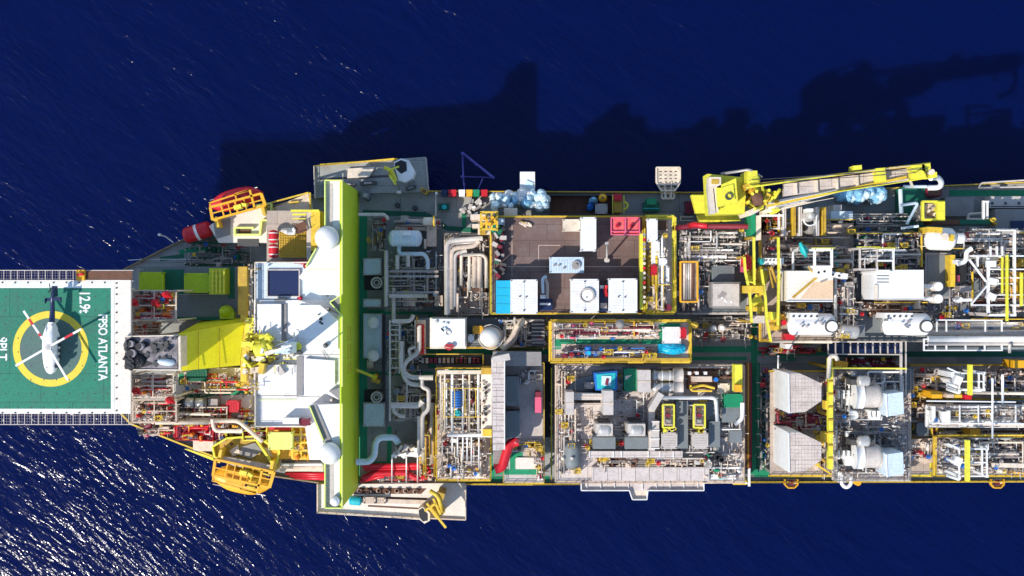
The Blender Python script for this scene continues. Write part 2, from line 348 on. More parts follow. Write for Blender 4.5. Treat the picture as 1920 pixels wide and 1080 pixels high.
walk((820,658),(1040,658),w=13,z=20.06); walk((1270,655),(1420,655),w=12,z=20.02); walk((1290,672),(1400,672),w=7,z=20.03)
walk((1414,600),(1414,890),w=12,z=20.04); walk((1432,700),(1432,890),w=6,z=20.045,b='dgreen');walk((1414,766),(1450,766),w=8,z=20.06); walk((1414,888),(1560,888),w=12,z=20.07)
walk((1420,662),(1560,662),w=9,z=20.1); walk((1700,880),(1930,880),w=13,z=20.05); walk((1780,362),(1930,362),w=11,z=20.05); walk((1560,664),(1930,664),w=10,z=20.11,b='dgreen')
walk((920,690),(920,898),w=13,z=20.08); walk((840,898),(1030,898),w=10,z=20.09); walk((958,890),(958,850),(985,850),w=9,z=20.12)
b=t.a('deck_marking','white'); [b.beam(*q,20.2,1.2,.01) for q in ((240,488,270,486),(270,486,423,486),(423,486,423,460),(430,461,470,461),(470,461,470,490))]
b=t.a('fairlead','dgrey')
for x,y in ((778,390),(745,385),(690,372),(355,452),(620,395)): b.C(x,y,5,20,20.8); b.C(x+1,y,3,20.8,21.2)
# side notches: life raft ledges
for i,x in enumerate((1484,1871)):
    t=T('side_platform','small yellow rimmed ledge off the lower rail, %s'%('below the pair of pale hoods' if i==0 else 'near the right edge of the photo'),'platform','yellow ledges on the lower hull side')
    t.a('floor','cream').P([(x-11,898),(x+11,898),(x+11,909),(x+6,914),(x-6,914),(x-11,909)],20.3,20.6)
    b=t.a('rim','amber'); P=[(x-12,899),(x-12,909),(x-6,915),(x+6,915),(x+12,909),(x+12,899)]
    [b.beam(*a,*c,21.5,2.2,.9) for a,c in zip(P,P[1:])]
    t.a('locker','maroon').B(x-4,901,x-1,909,20.6,21.4)
    t.a('locker','maroon').B(x+1,901,x+4,909,20.6,21.4)
# ================================================================== HELIDECK
t=T('helideck','green helicopter deck with yellow ring and white lettering','helideck')
ZH=47
t.a('deck_slab','creamdeck').B(-90,525,245,776,ZH-.6,ZH)
t.a('landing_area','heligreen').B(-60,540,210,768,ZH,ZH+.02)
b=t.a('border_line','marking')
for q in ((-62,534,214,534,12),(-62,770,214,770,7),(211,531,211,771,6)): b.beam(*q[:4],ZH+.03+(.004 if q[4]==6 else 0),q[4],.01)
b=t.a('landing_circle','ringyellow'); b.ring(95,654,71,13,ZH+.02,ZH+.04,64)
b=t.a('circle_centre','heligrey'); b.C(95,654,57.6,ZH+.02,ZH+.035,n=64)
def text(body,x,y,size,t,z,mm,stretch=1,bold=.02):
    cu=bpy.data.curves.new('txt','FONT'); cu.body=body; cu.size=size; cu.offset=bold; cu.align_x='CENTER'; cu.align_y='CENTER'
    o=bpy.data.objects.new('txt',cu); COL.objects.link(o); dg=bpy.context.evaluated_depsgraph_get(); me=bpy.data.meshes.new_from_object(o.evaluated_get(dg))
    c=W(x,y,z); b=t.a('lettering',mm); b.add([(c.x+v.co.y*1.0,c.y-v.co.x*stretch,z) for v in me.vertices],[tuple(p.vertices) for p in me.polygons])
    bpy.data.objects.remove(o); bpy.data.meshes.remove(me); bpy.data.curves.remove(cu)
text('FPSO ATLANTA',192,651,2.15,t,ZH+.045,'marking',.77,.05)
text('12.9t',158,566,2.6,t,ZH+.045,'marking',.73,.06)
text('9PLT',3,654,2.4,t,ZH+.045,'marking',.82,.04)
b=t.a('tie_down','dgrey'); R=random.Random(3)
[b.C(x,y,1.3,ZH+.02,ZH+.06,n=8) for x in range(10,205,24) for y in range(556,765,26) if (x-95)**2+(y-654)**2>75**2 or True]
b=t.a('perimeter_light','dgrey'); [b.C(x,y,1.6,ZH,ZH+.15,n=8) for x,y in [(218,q) for q in (531,540,552,570,586,604,624,643,662,683,705,727,748,770)]+[(x,q) for x in range(-20,215,24) for q in (530,774)]]
for y0,y1,lab in ((507,527,1),(774,796,0)):
    n=t.a('safety_net','lgrey'); f=n
    for x in range(-84,250,13): f.beam(x,y0,x,y1,ZH-.2,1.1,.15)
    f.beam(-90,y0,250,y0,ZH-.19,1.5,.15); f.beam(-90,y1,250,y1,ZH-.19,1.3,.15)
    k=t.a('net_mesh','steel',of=n); k.G(-88,y0,247,y1,ZH-.3,70,4,.03,.03)
b=t.a('support_strut','cream')
for x in (-60,40,140,230):
    for y in (545,650,755): b.tube3([W(x,y,ZH-.6),Vector((W(240,650,20).x-6+(x>100)*8, W(x,y,ZH).y*.7,20))],.35)
t=T('fire_monitor','orange yellow foam gun standing on the helideck net above the white border','fire monitor')
t.a('base','amber').B(143,506,158,526,ZH-.2,ZH+.5); t.a('barrel','red').T([(146,516,ZH+1),(156,513,ZH+1.3)],0,.25); t.a('pivot','yellow').C(150,515,4,ZH+.5,ZH+1)
t=T('net_crossing','rusty brown access grating on the helideck net beside the orange foam gun','grating')
t.a('grating','rust').B(160,508,248,525,ZH-.25,ZH-.15)
# ================================================================== HELICOPTER
t=T('helicopter','white helicopter with dark blue tail parked on the yellow ring','helicopter')
zf=ZH+2.0
def loft(b,secs,n=14):   # secs: (x,y,zc,halfwidth px,halfheight m)
    vs=[];fs=[]
    for x,y,z,w,h in secs:
        c=W(x,y,z); k=(H-z)/S
        for i in range(n):
            a=2*PI*i/n; sx=math.copysign(abs(math.cos(a))**.75,math.cos(a)); sz=math.copysign(abs(math.sin(a))**.8,math.sin(a)); vs.append((c.x+w*k*sx,c.y,z+h*sz))
    N=len(secs)
    for i in range(N-1):
        for j in range(n): fs.append((i*n+j,i*n+(j+1)%n,(i+1)*n+(j+1)%n,(i+1)*n+j))
    b.add(vs,fs,True); o=len(b.v)-len(vs); b.f+=[tuple(o+i for i in range(n)),tuple(o+(N-1)*n+i for i in range(n-1,-1,-1))]; b.sm+=[False]*2
fu=t.a('fuselage','roofwhite'); loft(fu,[(96,701,zf-.5,3,.3),(96,697,zf-.3,8,.8),(96,687,zf,12,1.15),(96,672,zf+.1,14,1.4),(96,650,zf+.15,15,1.5),(96,630,zf+.15,14.5,1.45),(96.5,614,zf+.2,10,1.1),(97,604,zf+.35,6,.7)])
cw=t.a('engine_cowling','white'); loft(cw,[(95,664,zf+1.5,4,.3),(95,655,zf+1.7,7.5,.65),(95,640,zf+1.8,8.5,.8),(95.5,622,zf+1.7,7.5,.65),(96,610,zf+1.4,3.5,.3)])
b=t.a('windshield','glass'); [b.R(96+s*8.5,686,4,7,s*.35,zf+.2,zf+1.12) for s in (-1,1)]
b=t.a('side_window','glass'); [b.B(109.5,y,111,y+7,zf+.1,zf+.9) for y in (632,643,654,665)]; [b.B(81.5,y,83,y+7,zf+.1,zf+.9) for y in (632,643,654,665)]
b=t.a('side_stripe','navy'); b.B(106,618,109,676,zf-.5,zf-.1); b.B(84,618,87,676,zf-.5,zf-.1)
tb=t.a('tail_boom','navy'); loft(tb,[(97,610,zf+.4,5.2,.65),(98,590,zf+.5,4.6,.5),(98.5,570,zf+.6,3.6,.4),(98,548,zf+.8,2.6,.35)])
b=t.a('tail_fin','navy'); b.P([(96.8,556),(99.2,556),(98.8,536),(97.2,536)],zf+.6,zf+2.9)
b=t.a('stabiliser','navy'); b.beam(84,562,113,560,zf+1,6.5,.15); b.beam(84,560,84,569,zf+1.3,1.2,.6); b.beam(113,557,113,567,zf+1.3,1.2,.6)
b=t.a('tail_rotor','dgrey'); c=W(94.5,543,zf+2.4)
for a in (0.5,0.5+PI/2): b.tube3([c+Vector((0,math.cos(a)*1.2,math.sin(a)*1.2)),c-Vector((0,math.cos(a)*1.2,math.sin(a)*1.2))],.09,6)
mst=t.a('rotor_mast','silver'); hx,hy=90,651; zr=ZH+4.4; mst.tube3([Vector((W(hx,hy,zr).x,W(hx,hy,zr).y,zf+1.5)),W(hx,hy,zr+.2)],.25); mst.C(hx,hy,6,zr-.2,zr+.15,n=16)
for tx,ty,col in ((44,583,1),(152,617,1),(29,686,0),(127,713,0)):
    bl=t.a('rotor_blade','white'); bl.beam(hx,hy,tx,ty,zr+.1,4.0,.09)
    if col:
        k=t.a('blade_stripe','red',of=bl)
        for u,v in (((.3,.38),(.62,.78)) if ty<600 else ((.5,.75),)) : k.beam(hx+(tx-hx)*u,hy+(ty-hy)*u,hx+(tx-hx)*v,hy+(ty-hy)*v,zr+.115,4.3,.12)
b=t.a('landing_gear','dgrey')
for x,y in ((84,635),(108,635),(96,685)): b.tube3([W(x,y,zf-1),W(x,y,ZH+.35)],.1); c=W(x,y,ZH+.37); b.tube3([c-Vector((.15,0,0)),c+Vector((.15,0,0))],.35,12)
# ================================================================== BEHIND THE HELIDECK
def frame_stack(label,x0,y0,x1,y1,z,m,seed,name='service_frame'):
    t=T(name,label,'steel frame'); t.a('floor','warmdeck').B(x0,y0,x1,y1,z-.3,z)
    b=t.a('frame_beam',m); b.G(x0,y0,x1,y1,z+3,2,2,.2,.2); b.cols([(x0,y0),(x1,y0),(x0,y1),(x1,y1)],20,z+3,.3)
    b=t.a('railing',m); b.rail([(x0,y0),(x1,y0),(x1,y1),(x0,y1)],z,1.1,.06,True)
    clut(t,x0+2,y0+2,x1-2,y1-2,z,2.6,12,14,seed,['cream','beige','red','white'],['red','cream','rust','orange'],(.08,.18)); return t
frame_stack('cream pipe frame with red foam equipment above the sooty funnel top',248,545,330,600,38,'cream',5)
frame_stack('cream and orange frame with red boxes below the sooty funnel top',248,702,325,745,38,'cream',6)
frame_stack('tan pipe frame at the corner of the helideck beside the long cream pipe',248,750,330,792,32,'beige',8)
frame_stack('narrow brown frame between the helideck and the sooty funnel top',250,604,300,628,34,'beige',9)
for i,(x,y,lab) in enumerate(((250,567,'round red foam cannon close to the white helideck edge above the funnel'),(312,552,'crimson foam cannon at the upper right of the red equipment frame'),(255,733,'round red foam cannon close to the helideck edge below the funnel'),(318,750,'crimson foam cannon near the white winch drum'),(291,568,'small red foam cannon in the middle of the cream frame'))):
    t=T('fire_monitor',lab,'fire monitor','red foam cannons behind the helideck'); t.a('base','cream').C(x,y,3,38,41); t.a('body','red').E(x,y,42,8,7,1,lump=.15,seed=i); t.a('barrel','red').T([(x,y,42),(x+8,y+5,43)],0,.3)
# funnel
t=T('funnel','tall yellow funnel casing with a sooty black and white exhaust top','funnel')
t.a('casing','funnel').add(*(lambda q:([*q],[(0,1,2,3),(4,7,6,5),(0,4,5,1),(1,5,6,2),(2,6,7,3),(3,7,4,0)]))([W(334,696,41),W(450,685,34.5),W(458,603,34.5),W(334,626,41),W(334,696,41)-Vector((0,0,20)),W(450,685,34.5)-Vector((0,0,12)),W(458,603,34.5)+Vector((0,1.2,-12)),W(334,626,41)+Vector((0,2.4,-20))]))
b=t.a('seam','ochre'); b.tube3([W(372,622,39.4),W(372,693,39.4)],.06,5); b.tube3([W(412,614,37.2),W(412,689,37.2)],.06,5)
t.a('stack','cream').P([(240,634),(331,632),(331,690),(240,690)],22,47)
tp=t.a('exhaust_top','soot'); tp.P([(234,632),(333,630),(333,692),(234,692)],46,47.6)
k=t.a('rim','cream',of=tp); k.beam(234,631,336,629,47.9,2,.5); k.beam(336,629,337,695,47.9,4,.5); k.beam(234,693,336,694,47.9,2,.5)
for x,y,r in ((244,645,6),(246,663,8),(243,682,7),(262,650,7),(300,640,4),(324,634,4),(310,657,4)): t.a('exhaust_pipe','soot').C(x,y,r,47,48.8,n=14)
for x,y,r in ((240,645,5.5),(243,663,7),(240,680,6.5),(259,650,6),(300,640,3),(324,634,3),(310,657,3),(237,688,3),(236,655,3)): t.a('pipe_mouth','black').C(x,y,r,48.8,48.85,n=14)
t.a('soot_patch','black').P([(234,662),(248,656),(266,660),(282,668),(274,676),(292,682),(270,688),(250,692),(234,692)],47.6,47.63); t.a('soot_patch','black').P([(236,636),(250,634),(262,642),(276,640),(284,648),(262,656),(240,652)],47.6,47.63); t.a('soot_patch','dgrey').P([(282,642),(300,634),(322,640),(316,654),(296,662),(284,656)],47.6,47.62)
R=random.Random(2); [t.a('charred_edge','black').R(236+R.random()*10,668+R.random()*22,5+R.random()*10,3+R.random()*5,R.random()*.8,47,48.3+R.random()) for _ in range(20)]; [t.a('charred_edge','dgrey').R(260+R.random()*60,638+R.random()*45,3+R.random()*8,3+R.random()*5,R.random()*3,47,47.75+R.random()*.4) for _ in range(16)]; [t.a('charred_edge','dgrey').R(234+R.random()*8,640+R.random()*26,4+R.random()*7,3+R.random()*3,R.random()*.8,47,48.2+R.random()) for _ in range(6)]
t.a('cowl','paleblue').E(312,679,47.6,17,7,1.0,rot=.1,cut=0); t.a('soot_cowl','black').E(256,677,47.6,16,12,1.2,cut=0,lump=.2)
# forecastle blocks
t=T('deckhouse','dark green grey deck block beneath the lime equipment boxes','deckhouse')
t.a('roof','slate').B(262,500,455,600,24,27); b=t.a('walkway_paint','dgreen'); b.B(330,594,440,600,27,27.02); b.B(428,500,440,560,27,27.02); b.B(305,505,345,552,27,27.03)
b=t.a('deck_rail','lgrey'); b.rail([(270,506),(262,506),(262,552),(425,552),(425,506)],27,1.1,.05)
container(262,511,305,548,27,29,'lime','plain lime green box nearest the helideck, on the dark deck block',name='equipment_box',cat='box')
container(346,513,392,548,27,29.5,'lime','lime green box joined to the bright ribbed cooler','equipment_box','box')
t=T('cooler_unit','bright ribbed yellow green cooler beside the lime box','cooler'); b=t.a('body','lime'); b.B(392,503,423,552,27,30.5)
b=t.a('rib','ylime'); [b.B(397+i*7,505,400+i*7,550,30.5,30.9) for i in range(4)]; [b.B(393,508+i*9,422,510+i*9,30.5,30.7) for i in range(5)]
t=T('vent_hood','small rounded lime vent hood beside the yellow gantry beam','vent'); t.a('hood','lime').E(425,584,28,14,12,2,cut=0); t.a('base','lime').B(412,584,438,598,27,29)
t=T('gantry_beam','long gantry beam across the deck beside the funnel, its shaded length painted ochre','gantry')
b=t.a('beam','ochre'); b.B(446,500,463,590,33,34.5); b=t.a('beam','yellow',label='sunlit yellow length of the beam'); b.B(451,590,462,716,33,34.4); t.a('leg','ochre').cols([(455,505),(455,600),(455,710)],20,33,.7)  # ochre length carries the yellow beam's shade in its colour
t.a('trolley','ylime').B(459,596,476,625,33,35.2)
t=T('pipe_bundle','dark brown pipe run between the ochre beam and the white roof','pipes'); [t.a('pipe',m).T([(466+i*3,495),(466+i*3,560),(468+i*2,620)],28+i,.25) for i,m in enumerate(('rust','beige','lgrey'))]
t=T('yellow_machinery','tangle of bright yellow mooring machinery between the funnel and the white roof','winch')
R=random.Random(12)
for i in range(26):
    x=457+R.random()**1.7*72;y=625+R.random()*72; k=t.a('machine_block',R.choice(['ylime','ylime','yellow','cream','roofwhite','lgrey'])); k.R(x,y,6+R.random()*18,5+R.random()*12,R.random()*3,40,43+R.random()*3)
for i in range(14):
    x=460+R.random()*60;y=625+R.random()*70; k=t.a('arm','ylime'); k.T([(x,y,43.5),(x+R.uniform(-20,20),y+R.uniform(-16,16),45.5)],0,.2)
t.a('drum','ylime').HV(475,660,505,650,44.5,1.3); fine(t,458,600,490,735,42,3,30,9,('ylime','cream','ochre')); fine(t,500,636,550,690,42,3,22,10,('ylime','yellow','dgrey'))
t=T('small_davit','slim dark davit arm laid over the yellow machinery towards the white roof','davit'); t.a('arm','paleblue').beam(512,652,552,636,47,3.6,.5); t.a('tip','dgrey').beam(510,653,535,644,47.2,3,.5); t.a('post','ylime').C(556,650,7,40,45.5)
# south of funnel
t=T('deckhouse','cream deck block with green walkway below the yellow funnel','deckhouse')
t.a('roof','creamdeck').B(330,690,470,790,24,27); b=t.a('walkway_paint','green'); b.P([(340,742),(400,730),(420,722),(470,730),(470,740),(400,742),(345,750)],27,27.02); b.P([(335,700),(345,700),(345,722),(335,722)],27,27.03)
container(350,692,387,714,27,29,'dgreen','dark green machine cover just below the yellow funnel','machine_cover','cover')
container(425,752,447,772,27,29.6,'red','crimson locker beside the cream pipe near the funnel','locker','locker')
t=T('mooring_winch','white and grey winch drum below the green walkway near the funnel','winch'); t.a('drum','white').HV(345,755,385,757,29,1.0); [t.a('flange','dgrey').tube3([W(x,756,29),W(x+2,756,29)],1.4,16) for x in (346,366,388)]; t.a('motor','steel').B(390,748,408,762,27,29.5); t.a('rope','black').bands(338,750,350,765,28.5,1.1,3,.4)
for i,(pts,lab,r) in enumerate((([(282,760),(282,792),(392,792),(392,792)],'long cream pipe running down and along below the funnel',.42),([(398,786),(402,808),(455,808)],'cream bent pipe over the maroon deck patch',.4),([(400,789),(447,789),(492,828)],'cream pipe slanting down to the yellow lifeboat platform',.42),([(300,775),(395,777)],'thin cream pipe above the long cream pipe',.25))):
    t=T('pipe',lab,'pipe'); t.a('run','cream').T(pts,31,r,10); t.a('support','beige').cols([pts[0],pts[-1]],20,31,.25)
t=T('foam_station','red and orange railed foam station on the lower bow edge','platform'); t.a('floor','maroon').B(330,798,400,826,24,25); b=t.a('frame','red'); b.rail([(330,798),(402,798),(402,826),(332,822)],25,1.1,.1,True); b.beam(330,799,402,799,26.2,2,.3); b.beam(331,799,331,820,26.2,2,.3)
clut(t,334,800,400,824,25,1,4,8,31,['red','orange'],['red','orange','amber','pink'])
t=T('maroon_hatch','dark maroon deck hatch under the bent cream pipe','hatch'); t.a('cover','maroon').B(402,796,465,826,24,25.4); t.a('coaming','amber').rail([(402,826),(465,820)],25.4,1,.09)
frame_stack('tan and yellow deck frame below the crimson locker',335,764,425,790,27,'beige',41)
frame_stack('brown and yellow valve frame beside the slanting cream pipe',455,790,500,826,27,'ylime',42)
t=T('bow_rail_platform','cream ledge with yellow edge hanging off the lower bow by the life boat','platform'); t.a('floor','cream').B(362,824,400,846,24,25); b=t.a('edge','ylime'); b.P([(345,842),(352,842),(400,858),(400,864)],24.6,25.2)
# ================================================================== LIFEBOATS
def lifeboat(x0,y0,x1,y1,wpx,zt,label,flip,frame='amber'):
    ang=math.atan2(y1-y0,x1-x0); L=math.hypot(x1-x0,y1-y0); cx,cy=(x0+x1)/2,(y0+y1)/2
    t=T('lifeboat',label,'lifeboat','enclosed lifeboats at the bow'); h=t.a('hull','lboat' if flip>0 else 'red'); 
    c=W(cx,cy-(6 if flip<0 else -2),zt-1.5); k=(H-zt)/S; vs=[];fs=[];N=14;n=16
    for i in range(N+1):
        u=-1+2*i/N; w=(1-abs(u)**3.2)*.92+.08; a=u*L/2*k
        for j in range(n):
            th=2*PI*j/n; yy=math.cos(th)*wpx/2*k*w; zz=math.sin(th)*(1.4 if math.sin(th)>0 else 1.8)*(.6+.4*w)
            vs.append((c.x+a*math.cos(-ang)-yy*math.sin(-ang),c.y+a*math.sin(-ang)+yy*math.cos(-ang),c.z+zz))
    for i in range(N):
        for j in range(n): fs.append((i*n+j,i*n+(j+1)%n,(i+1)*n+(j+1)%n,(i+1)*n+j))
    h.add(vs,fs,True); o=len(h.v)-len(vs); h.f+=[tuple(o+j for j in range(n)),tuple(o+N*n+j for j in range(n-1,-1,-1))]; h.sm+=[False]*2
    c_,s_=math.cos(ang),math.sin(ang); q=lambda a,b:(cx+c_*a-s_*b,cy+s_*a+c_*b)
    cab=t.a('canopy','lboat' if flip>0 else 'red'); cab.R(cx,cy,L*.5,wpx*.55,ang,zt-.5,zt+.5)
    hp=q(L*.18,0); k2=t.a('helm_dome','yellow' if flip>0 else 'red'); k2.E(*hp,zt+.4,L*.1,wpx*.28,1,rot=ang,cut=0)
    w_=t.a('window','glass',of=k2); [w_.R(*q(L*.18+L*.09*a,wpx*.2*b),L*.04,wpx*.08,ang,zt+.8,zt+1.1) for a in (-1,1) for b in (-1,1)]
    t.a('grab_line','white').T([q(-L*.45,wpx*.42*flip),q(L*.45,wpx*.42*flip)],zt-1,.08)
    # davit
    t=T('lifeboat_davit','yellow davit frame standing over the %s lifeboat'%('orange' if flip>0 else 'red'),'davit'); b=t.a('frame',frame)
    for a,bb,w in (((-.5,-.5),(.5,-.5),4),((-.48,.1),(.48,.1),4),((-.5,-.5),(-.48,.1),5),((.5,-.5),(.48,.1),6),((-.02,-.5),(-.02,.1),3),((-.28,-.5),(-.28,.1),2.5),((-.15,-.5),(-.15,.1),1.8),((.15,-.5),(.15,.1),1.8),((-.5,-.2),(.5,-.2),2),((-.48,.3),(.3,.4),2.5),((-.48,.1),(-.46,.3),2.5),((.3,-.5),(.3,.4),4),((0.02,.4),(.3,.4),2.5),((0.02,.1),(.02,.4),2.5)):
        p=q(a[0]*L,a[1]*wpx*flip); r=q(bb[0]*L,bb[1]*wpx*flip); b.beam(*p,*r,zt+2.5+.004*w,w,.5)
    b=t.a('winch','ylime'); b.R(*q(0,-wpx*.22*flip),14,8,ang,zt+1.5,zt+3.4); b.R(*q(L*.12,-wpx*.2*flip),10,6,ang+.4,zt+1.5,zt+3.2)
    [t.a('arm','yellow').R(*q(a*L,-wpx*.65*flip),6,wpx*.5,ang,20,zt+2.2) for a in (-.44,.44)]
lifeboat(393,393,492,366,40,30,'red enclosed lifeboat with yellow davit frame on the upper bow side',-1)
lifeboat(398,886,508,910,50,30,'orange enclosed lifeboat on the lower bow side',1)
t=T('boat_platform','yellow green and grey curved platform above the orange lifeboat','platform'); t.a('floor','ochre').P([(398,838),(425,822),(480,818),(524,846),(518,868),(500,882),(440,872),(402,856)],26,28.6)
b=t.a('edge','ylime'); P=[(398,838),(425,822),(480,818),(524,846),(518,868),(500,884),(440,873),(402,857)]; [b.beam(*a,*c,29.6+.01*i,3.5,1) for i,(a,c) in enumerate(zip(P,P[1:]+P[:1]))]; b.beam(478,822,512,872,29.9,4,.8); t.a('slab','lgrey').P([(408,862),(420,856),(506,872),(503,882),(440,874)],28.6,30.2); t.a('slab','grey').P([(452,838),(478,830),(492,846),(470,860),(448,852)],28.6,29.2); t.a('sheet','cream').P([(430,845),(446,834),(450,850),(436,856)],28.6,29.1); t.a('tarp','beige').P([(488,836),(505,842),(512,858),(498,852)],28.6,29.1)
t=T('rescue_boat','small red capsule shaped rescue boat with white band on the upper bow rail','boat'); b=t.a('hull','red'); b.HV(343,444,398,427,26,1.55); b=t.a('band','white'); b.tube3([W(368,437,26),W(373,435,26)],1.62,16); t.a('cradle','lgrey').R(372,440,50,5,-.3,20,25)
t=T('life_ring_post','thin pale pole and light sticking out over the bow rail','light pole'); t.a('pole','lgrey').T([(325,455),(311,444),(298,440)],22,.12); t.a('lamp','white').C(298,440,2.5,21.6,22.4)
t=T('life_raft_deck','cream and yellow stepped platform behind the red lifeboat','platform')
t.a('floor','creamdeck').P([(392,424),(400,418),(480,388),(508,388),(508,455),(410,455)],26,29); t.a('floor','grey',label='end with its shade painted grey').P([(400,418),(432,408),(432,440),(405,448)],29,29.05)  # thin grey sheet lays painted shade onto the cream floor
b=t.a('edge','limeedge'); [b.beam(*q,30+.01*i,3.5,1) for i,q in enumerate(((480,385,508,381),(508,381,508,412),(490,413,540,413),(490,413,487,440),(440,440,487,440),(440,427,475,427),(440,427,440,442)))]
t.a('hatch','rust').B(447,430,470,438,29.05,29.2); t.a('hatch','dgrey').B(445,448,485,462,28,29.1)
t=T('escape_slide_platform','cream triangular platform with yellow edge above the yellow grating tower','platform'); t.a('floor','cream').P([(515,388),(578,362),(582,392),(520,398)],26,29); b=t.a('edge','yellow'); [b.beam(*q,29.8+.01*i,2.5,.8) for i,q in enumerate(((508,380,578,361),(581,361,581,390),(541,380,560,378)))]
t.a('box','white').B(518,397,540,405,27,29.5)
t=T('bow_piping','red orange and cream pipe clutter on the cream deck below the yellow funnel','pipework'); clut(t,345,700,468,745,27,1.5,8,16,300,['cream','yellow','beige','red'],['cream','yellow','ochre','red','lgrey'],(.08,.18)); clut(t,335,760,470,800,27,2,14,24,301,['cream','yellow','red','rust'],['red','rust','amber','cream','ochre'],(.08,.2))
t=T('edge_piping','yellow and red pipe clutter along the lower bow edge by the helideck corner','pipework'); clut(t,262,792,335,818,20.5,2,8,18,302,['cream','yellow','beige','red'],['cream','ochre','beige','rust','pink'],(.08,.2))
t=T('hatch_piping','yellow rust and cream pipe clutter between the slanting cream pipe and the boat platform','pipework'); clut(t,405,798,500,835,26,2,12,20,303,['yellow','cream','rust','ylime'],['ochre','rust','maroon','cream','yellow'],(.1,.22))
t=T('deck_piping','grey and green pipe clutter on the shaded deck above the lime boxes','pipework'); clut(t,345,450,470,500,20.5,2,10,12,304,['lgrey','grey','dgreen'],['dgreen','slate','beige','grey'],(.07,.15))
t=T('roof_edge_fittings','cream and dark fittings along the left edge of the white roof','fittings'); fine(t,466,497,480,800,41,1.6,26,305,('cream','rust','yellow','lgrey'))
t=T('stair_tower','yellow edged stair tower with a grid of yellow grating','stair tower')
t.a('floor','warmdeck').B(500,395,592,490,28,32); b=t.a('wall','lgrey'); b.B(575,397,583,490,32,37); b=t.a('wall','yellow',label='bright yellow outer wall'); b.B(583,395,600,470,30,38)
b=t.a('edge','ylime'); b.beam(545,395,598,395,38.2,4,1); b.beam(548,402,574,402,37,3,1); b.beam(548,410,574,410,36.5,2,1)
b=t.a('grating','grating'); b.B(524,434,575,482,32,34.2); b.G(524,434,575,482,34.5,11,10,.12,.1); t.a('stair','rust').stairs(555,431,36,574,424,39,1.6)
t=T('life_raft','upright red life raft canister beside the yellow grating, upper of the pair','life raft','red life raft canisters by the stair tower'); t.a('canister','red').HV(513,431,513,456,34,.9); t.a('strap','white').bands(513,431,513,456,34,.95,2,.2)
t=T('life_raft','upright red life raft canister beside the yellow grating, lower of the pair','life raft','red life raft canisters by the stair tower'); t.a('canister','red').HV(513,457,513,484,34,.9); t.a('strap','white').bands(513,457,513,484,34,.95,2,.2)
t=T('rigging_heap','white bundle of hoses and gear on top of the yellow grating','hoses'); R=random.Random(4); [t.a('hose','white').T([(525+R.random()*14,430+R.random()*10),(540+R.random()*14,428+R.random()*12),(548+R.random()*8,426+R.random()*10)],35.5+i*.2,.3) for i in range(7)]
t=T('fire_cabinet','magenta red fire cabinet at the upper edge of the pale blue roof','cabinet'); t.a('body','maroon').B(551,487,575,494,40,42.2); t.a('door','pink').B(564,489,574,496,40,42)
for x,y,lab in ((573,499,'dark red post foot at the corner near the fire cabinet'),(562,559,'dark red post foot below the black square opening')):
    t=T('hose_reel',lab,'hose reel','round dark red hose reels on the pale roof'); t.a('drum','maroon').C(x,y,5,40,42); t.a('hub','red').C(x,y,2.5,42,42.3)
# ================================================================== ACCOMMODATION
t=T('accommodation_block','large white roofed accommodation block with a lime green aft wall','accommodation block')
ZA=45
low=t.a('deck_roof','paleblue'); low.B(478,492,640,563,24,41.5)  # white roof in shadow, the shade put into its pale blue
t.a('centre_roof','roofwhite').B(476,563,640,742,24,42); t.a('wing_roof','roofwhite').P([(478,742),(640,742),(640,862),(580,862),(572,800),(478,800)],24,41.8)
br=t.a('bridge_roof','roofwhite'); br.P([(640,338),(609,338),(609,440),(575,500),(560,520),(600,553),(640,553)],41,ZA); br.P([(640,592),(560,563),(560,745),(612,738),(640,752)],42,ZA-1.2); br.P([(640,757),(580,760),(608,830),(608,952),(640,952)],41,ZA)
aft=t.a('aft_wall','lime'); aft.P([(637,338),(640,338),(640,954),(637,954)],20.5,ZA+.5)
# side band
b=t.a('wall_panel_line','ochre',of=aft); c=W(640,0,ZA+.5)
for z in (24,29,34): b.cub(c.x,W(0,340,45).y-28,z,c.x+.02,0,z+.12) if 0 else None
R=random.Random(8)
for row,xz in ((0,36.5),(1,33.0)):     # two rows of worn lettering, unreadable from above
    y=W(0,610,40).y
    for i in range(16):
        y-=.55
        if i in (5,11): continue
        b.cub(c.x,y-.2,xz-R.random()*.25,c.x+.03,y+.18,xz+.9+R.random()*.2)
cm=t.a('coaming','limeedge')
for q in ((609,338,641,338),(609,338,609,440),(573,500,592,466),(641,338,641,553),(641,592,641,725),(641,757,641,954),(609,830,609,954),(609,953,641,953),(618,567,641,552),(618,567,641,592),(580,762,606,826)): cm.beam(*q,ZA+.9,2,.9)
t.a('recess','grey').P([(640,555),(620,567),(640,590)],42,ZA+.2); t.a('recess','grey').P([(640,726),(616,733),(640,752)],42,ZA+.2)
t.a('wing_gangway','lgrey').B(613,344,624,425,ZA,ZA+.05); t.a('wing_gangway','lgrey').B(613,866,626,948,ZA,ZA+.05)
t.a('slanted_wall','grey').P([(578,762),(592,758),(622,828),(608,836)],ZA,ZA+.25)  # low slanted wall in plain grey
for q in ((478,492,640,492),(478,492,478,800),(478,800,572,800)): t.a('parapet','cream').beam(*q,42.8,2,.9)
t.a('roof_panel','roofwhite').B(484,684,556,738,42,43.3); t.a('roof_panel','roofwhite').B(482,570,527,640,42,42.9); t.a('roof_panel','roofwhite').P([(572,672),(628,676),(628,720),(600,730),(572,722)],ZA-1.2,ZA-.5); t.a('roof_panel','roofwhite').P([(560,572),(600,572),(634,600),(634,655),(575,655)],ZA-1.2,ZA-.7)
s=t.a('roof_strip','grey'); s.B(528,570,537,640,42,42.3); s.B(556,668,568,742,ZA-1.2,ZA-1)
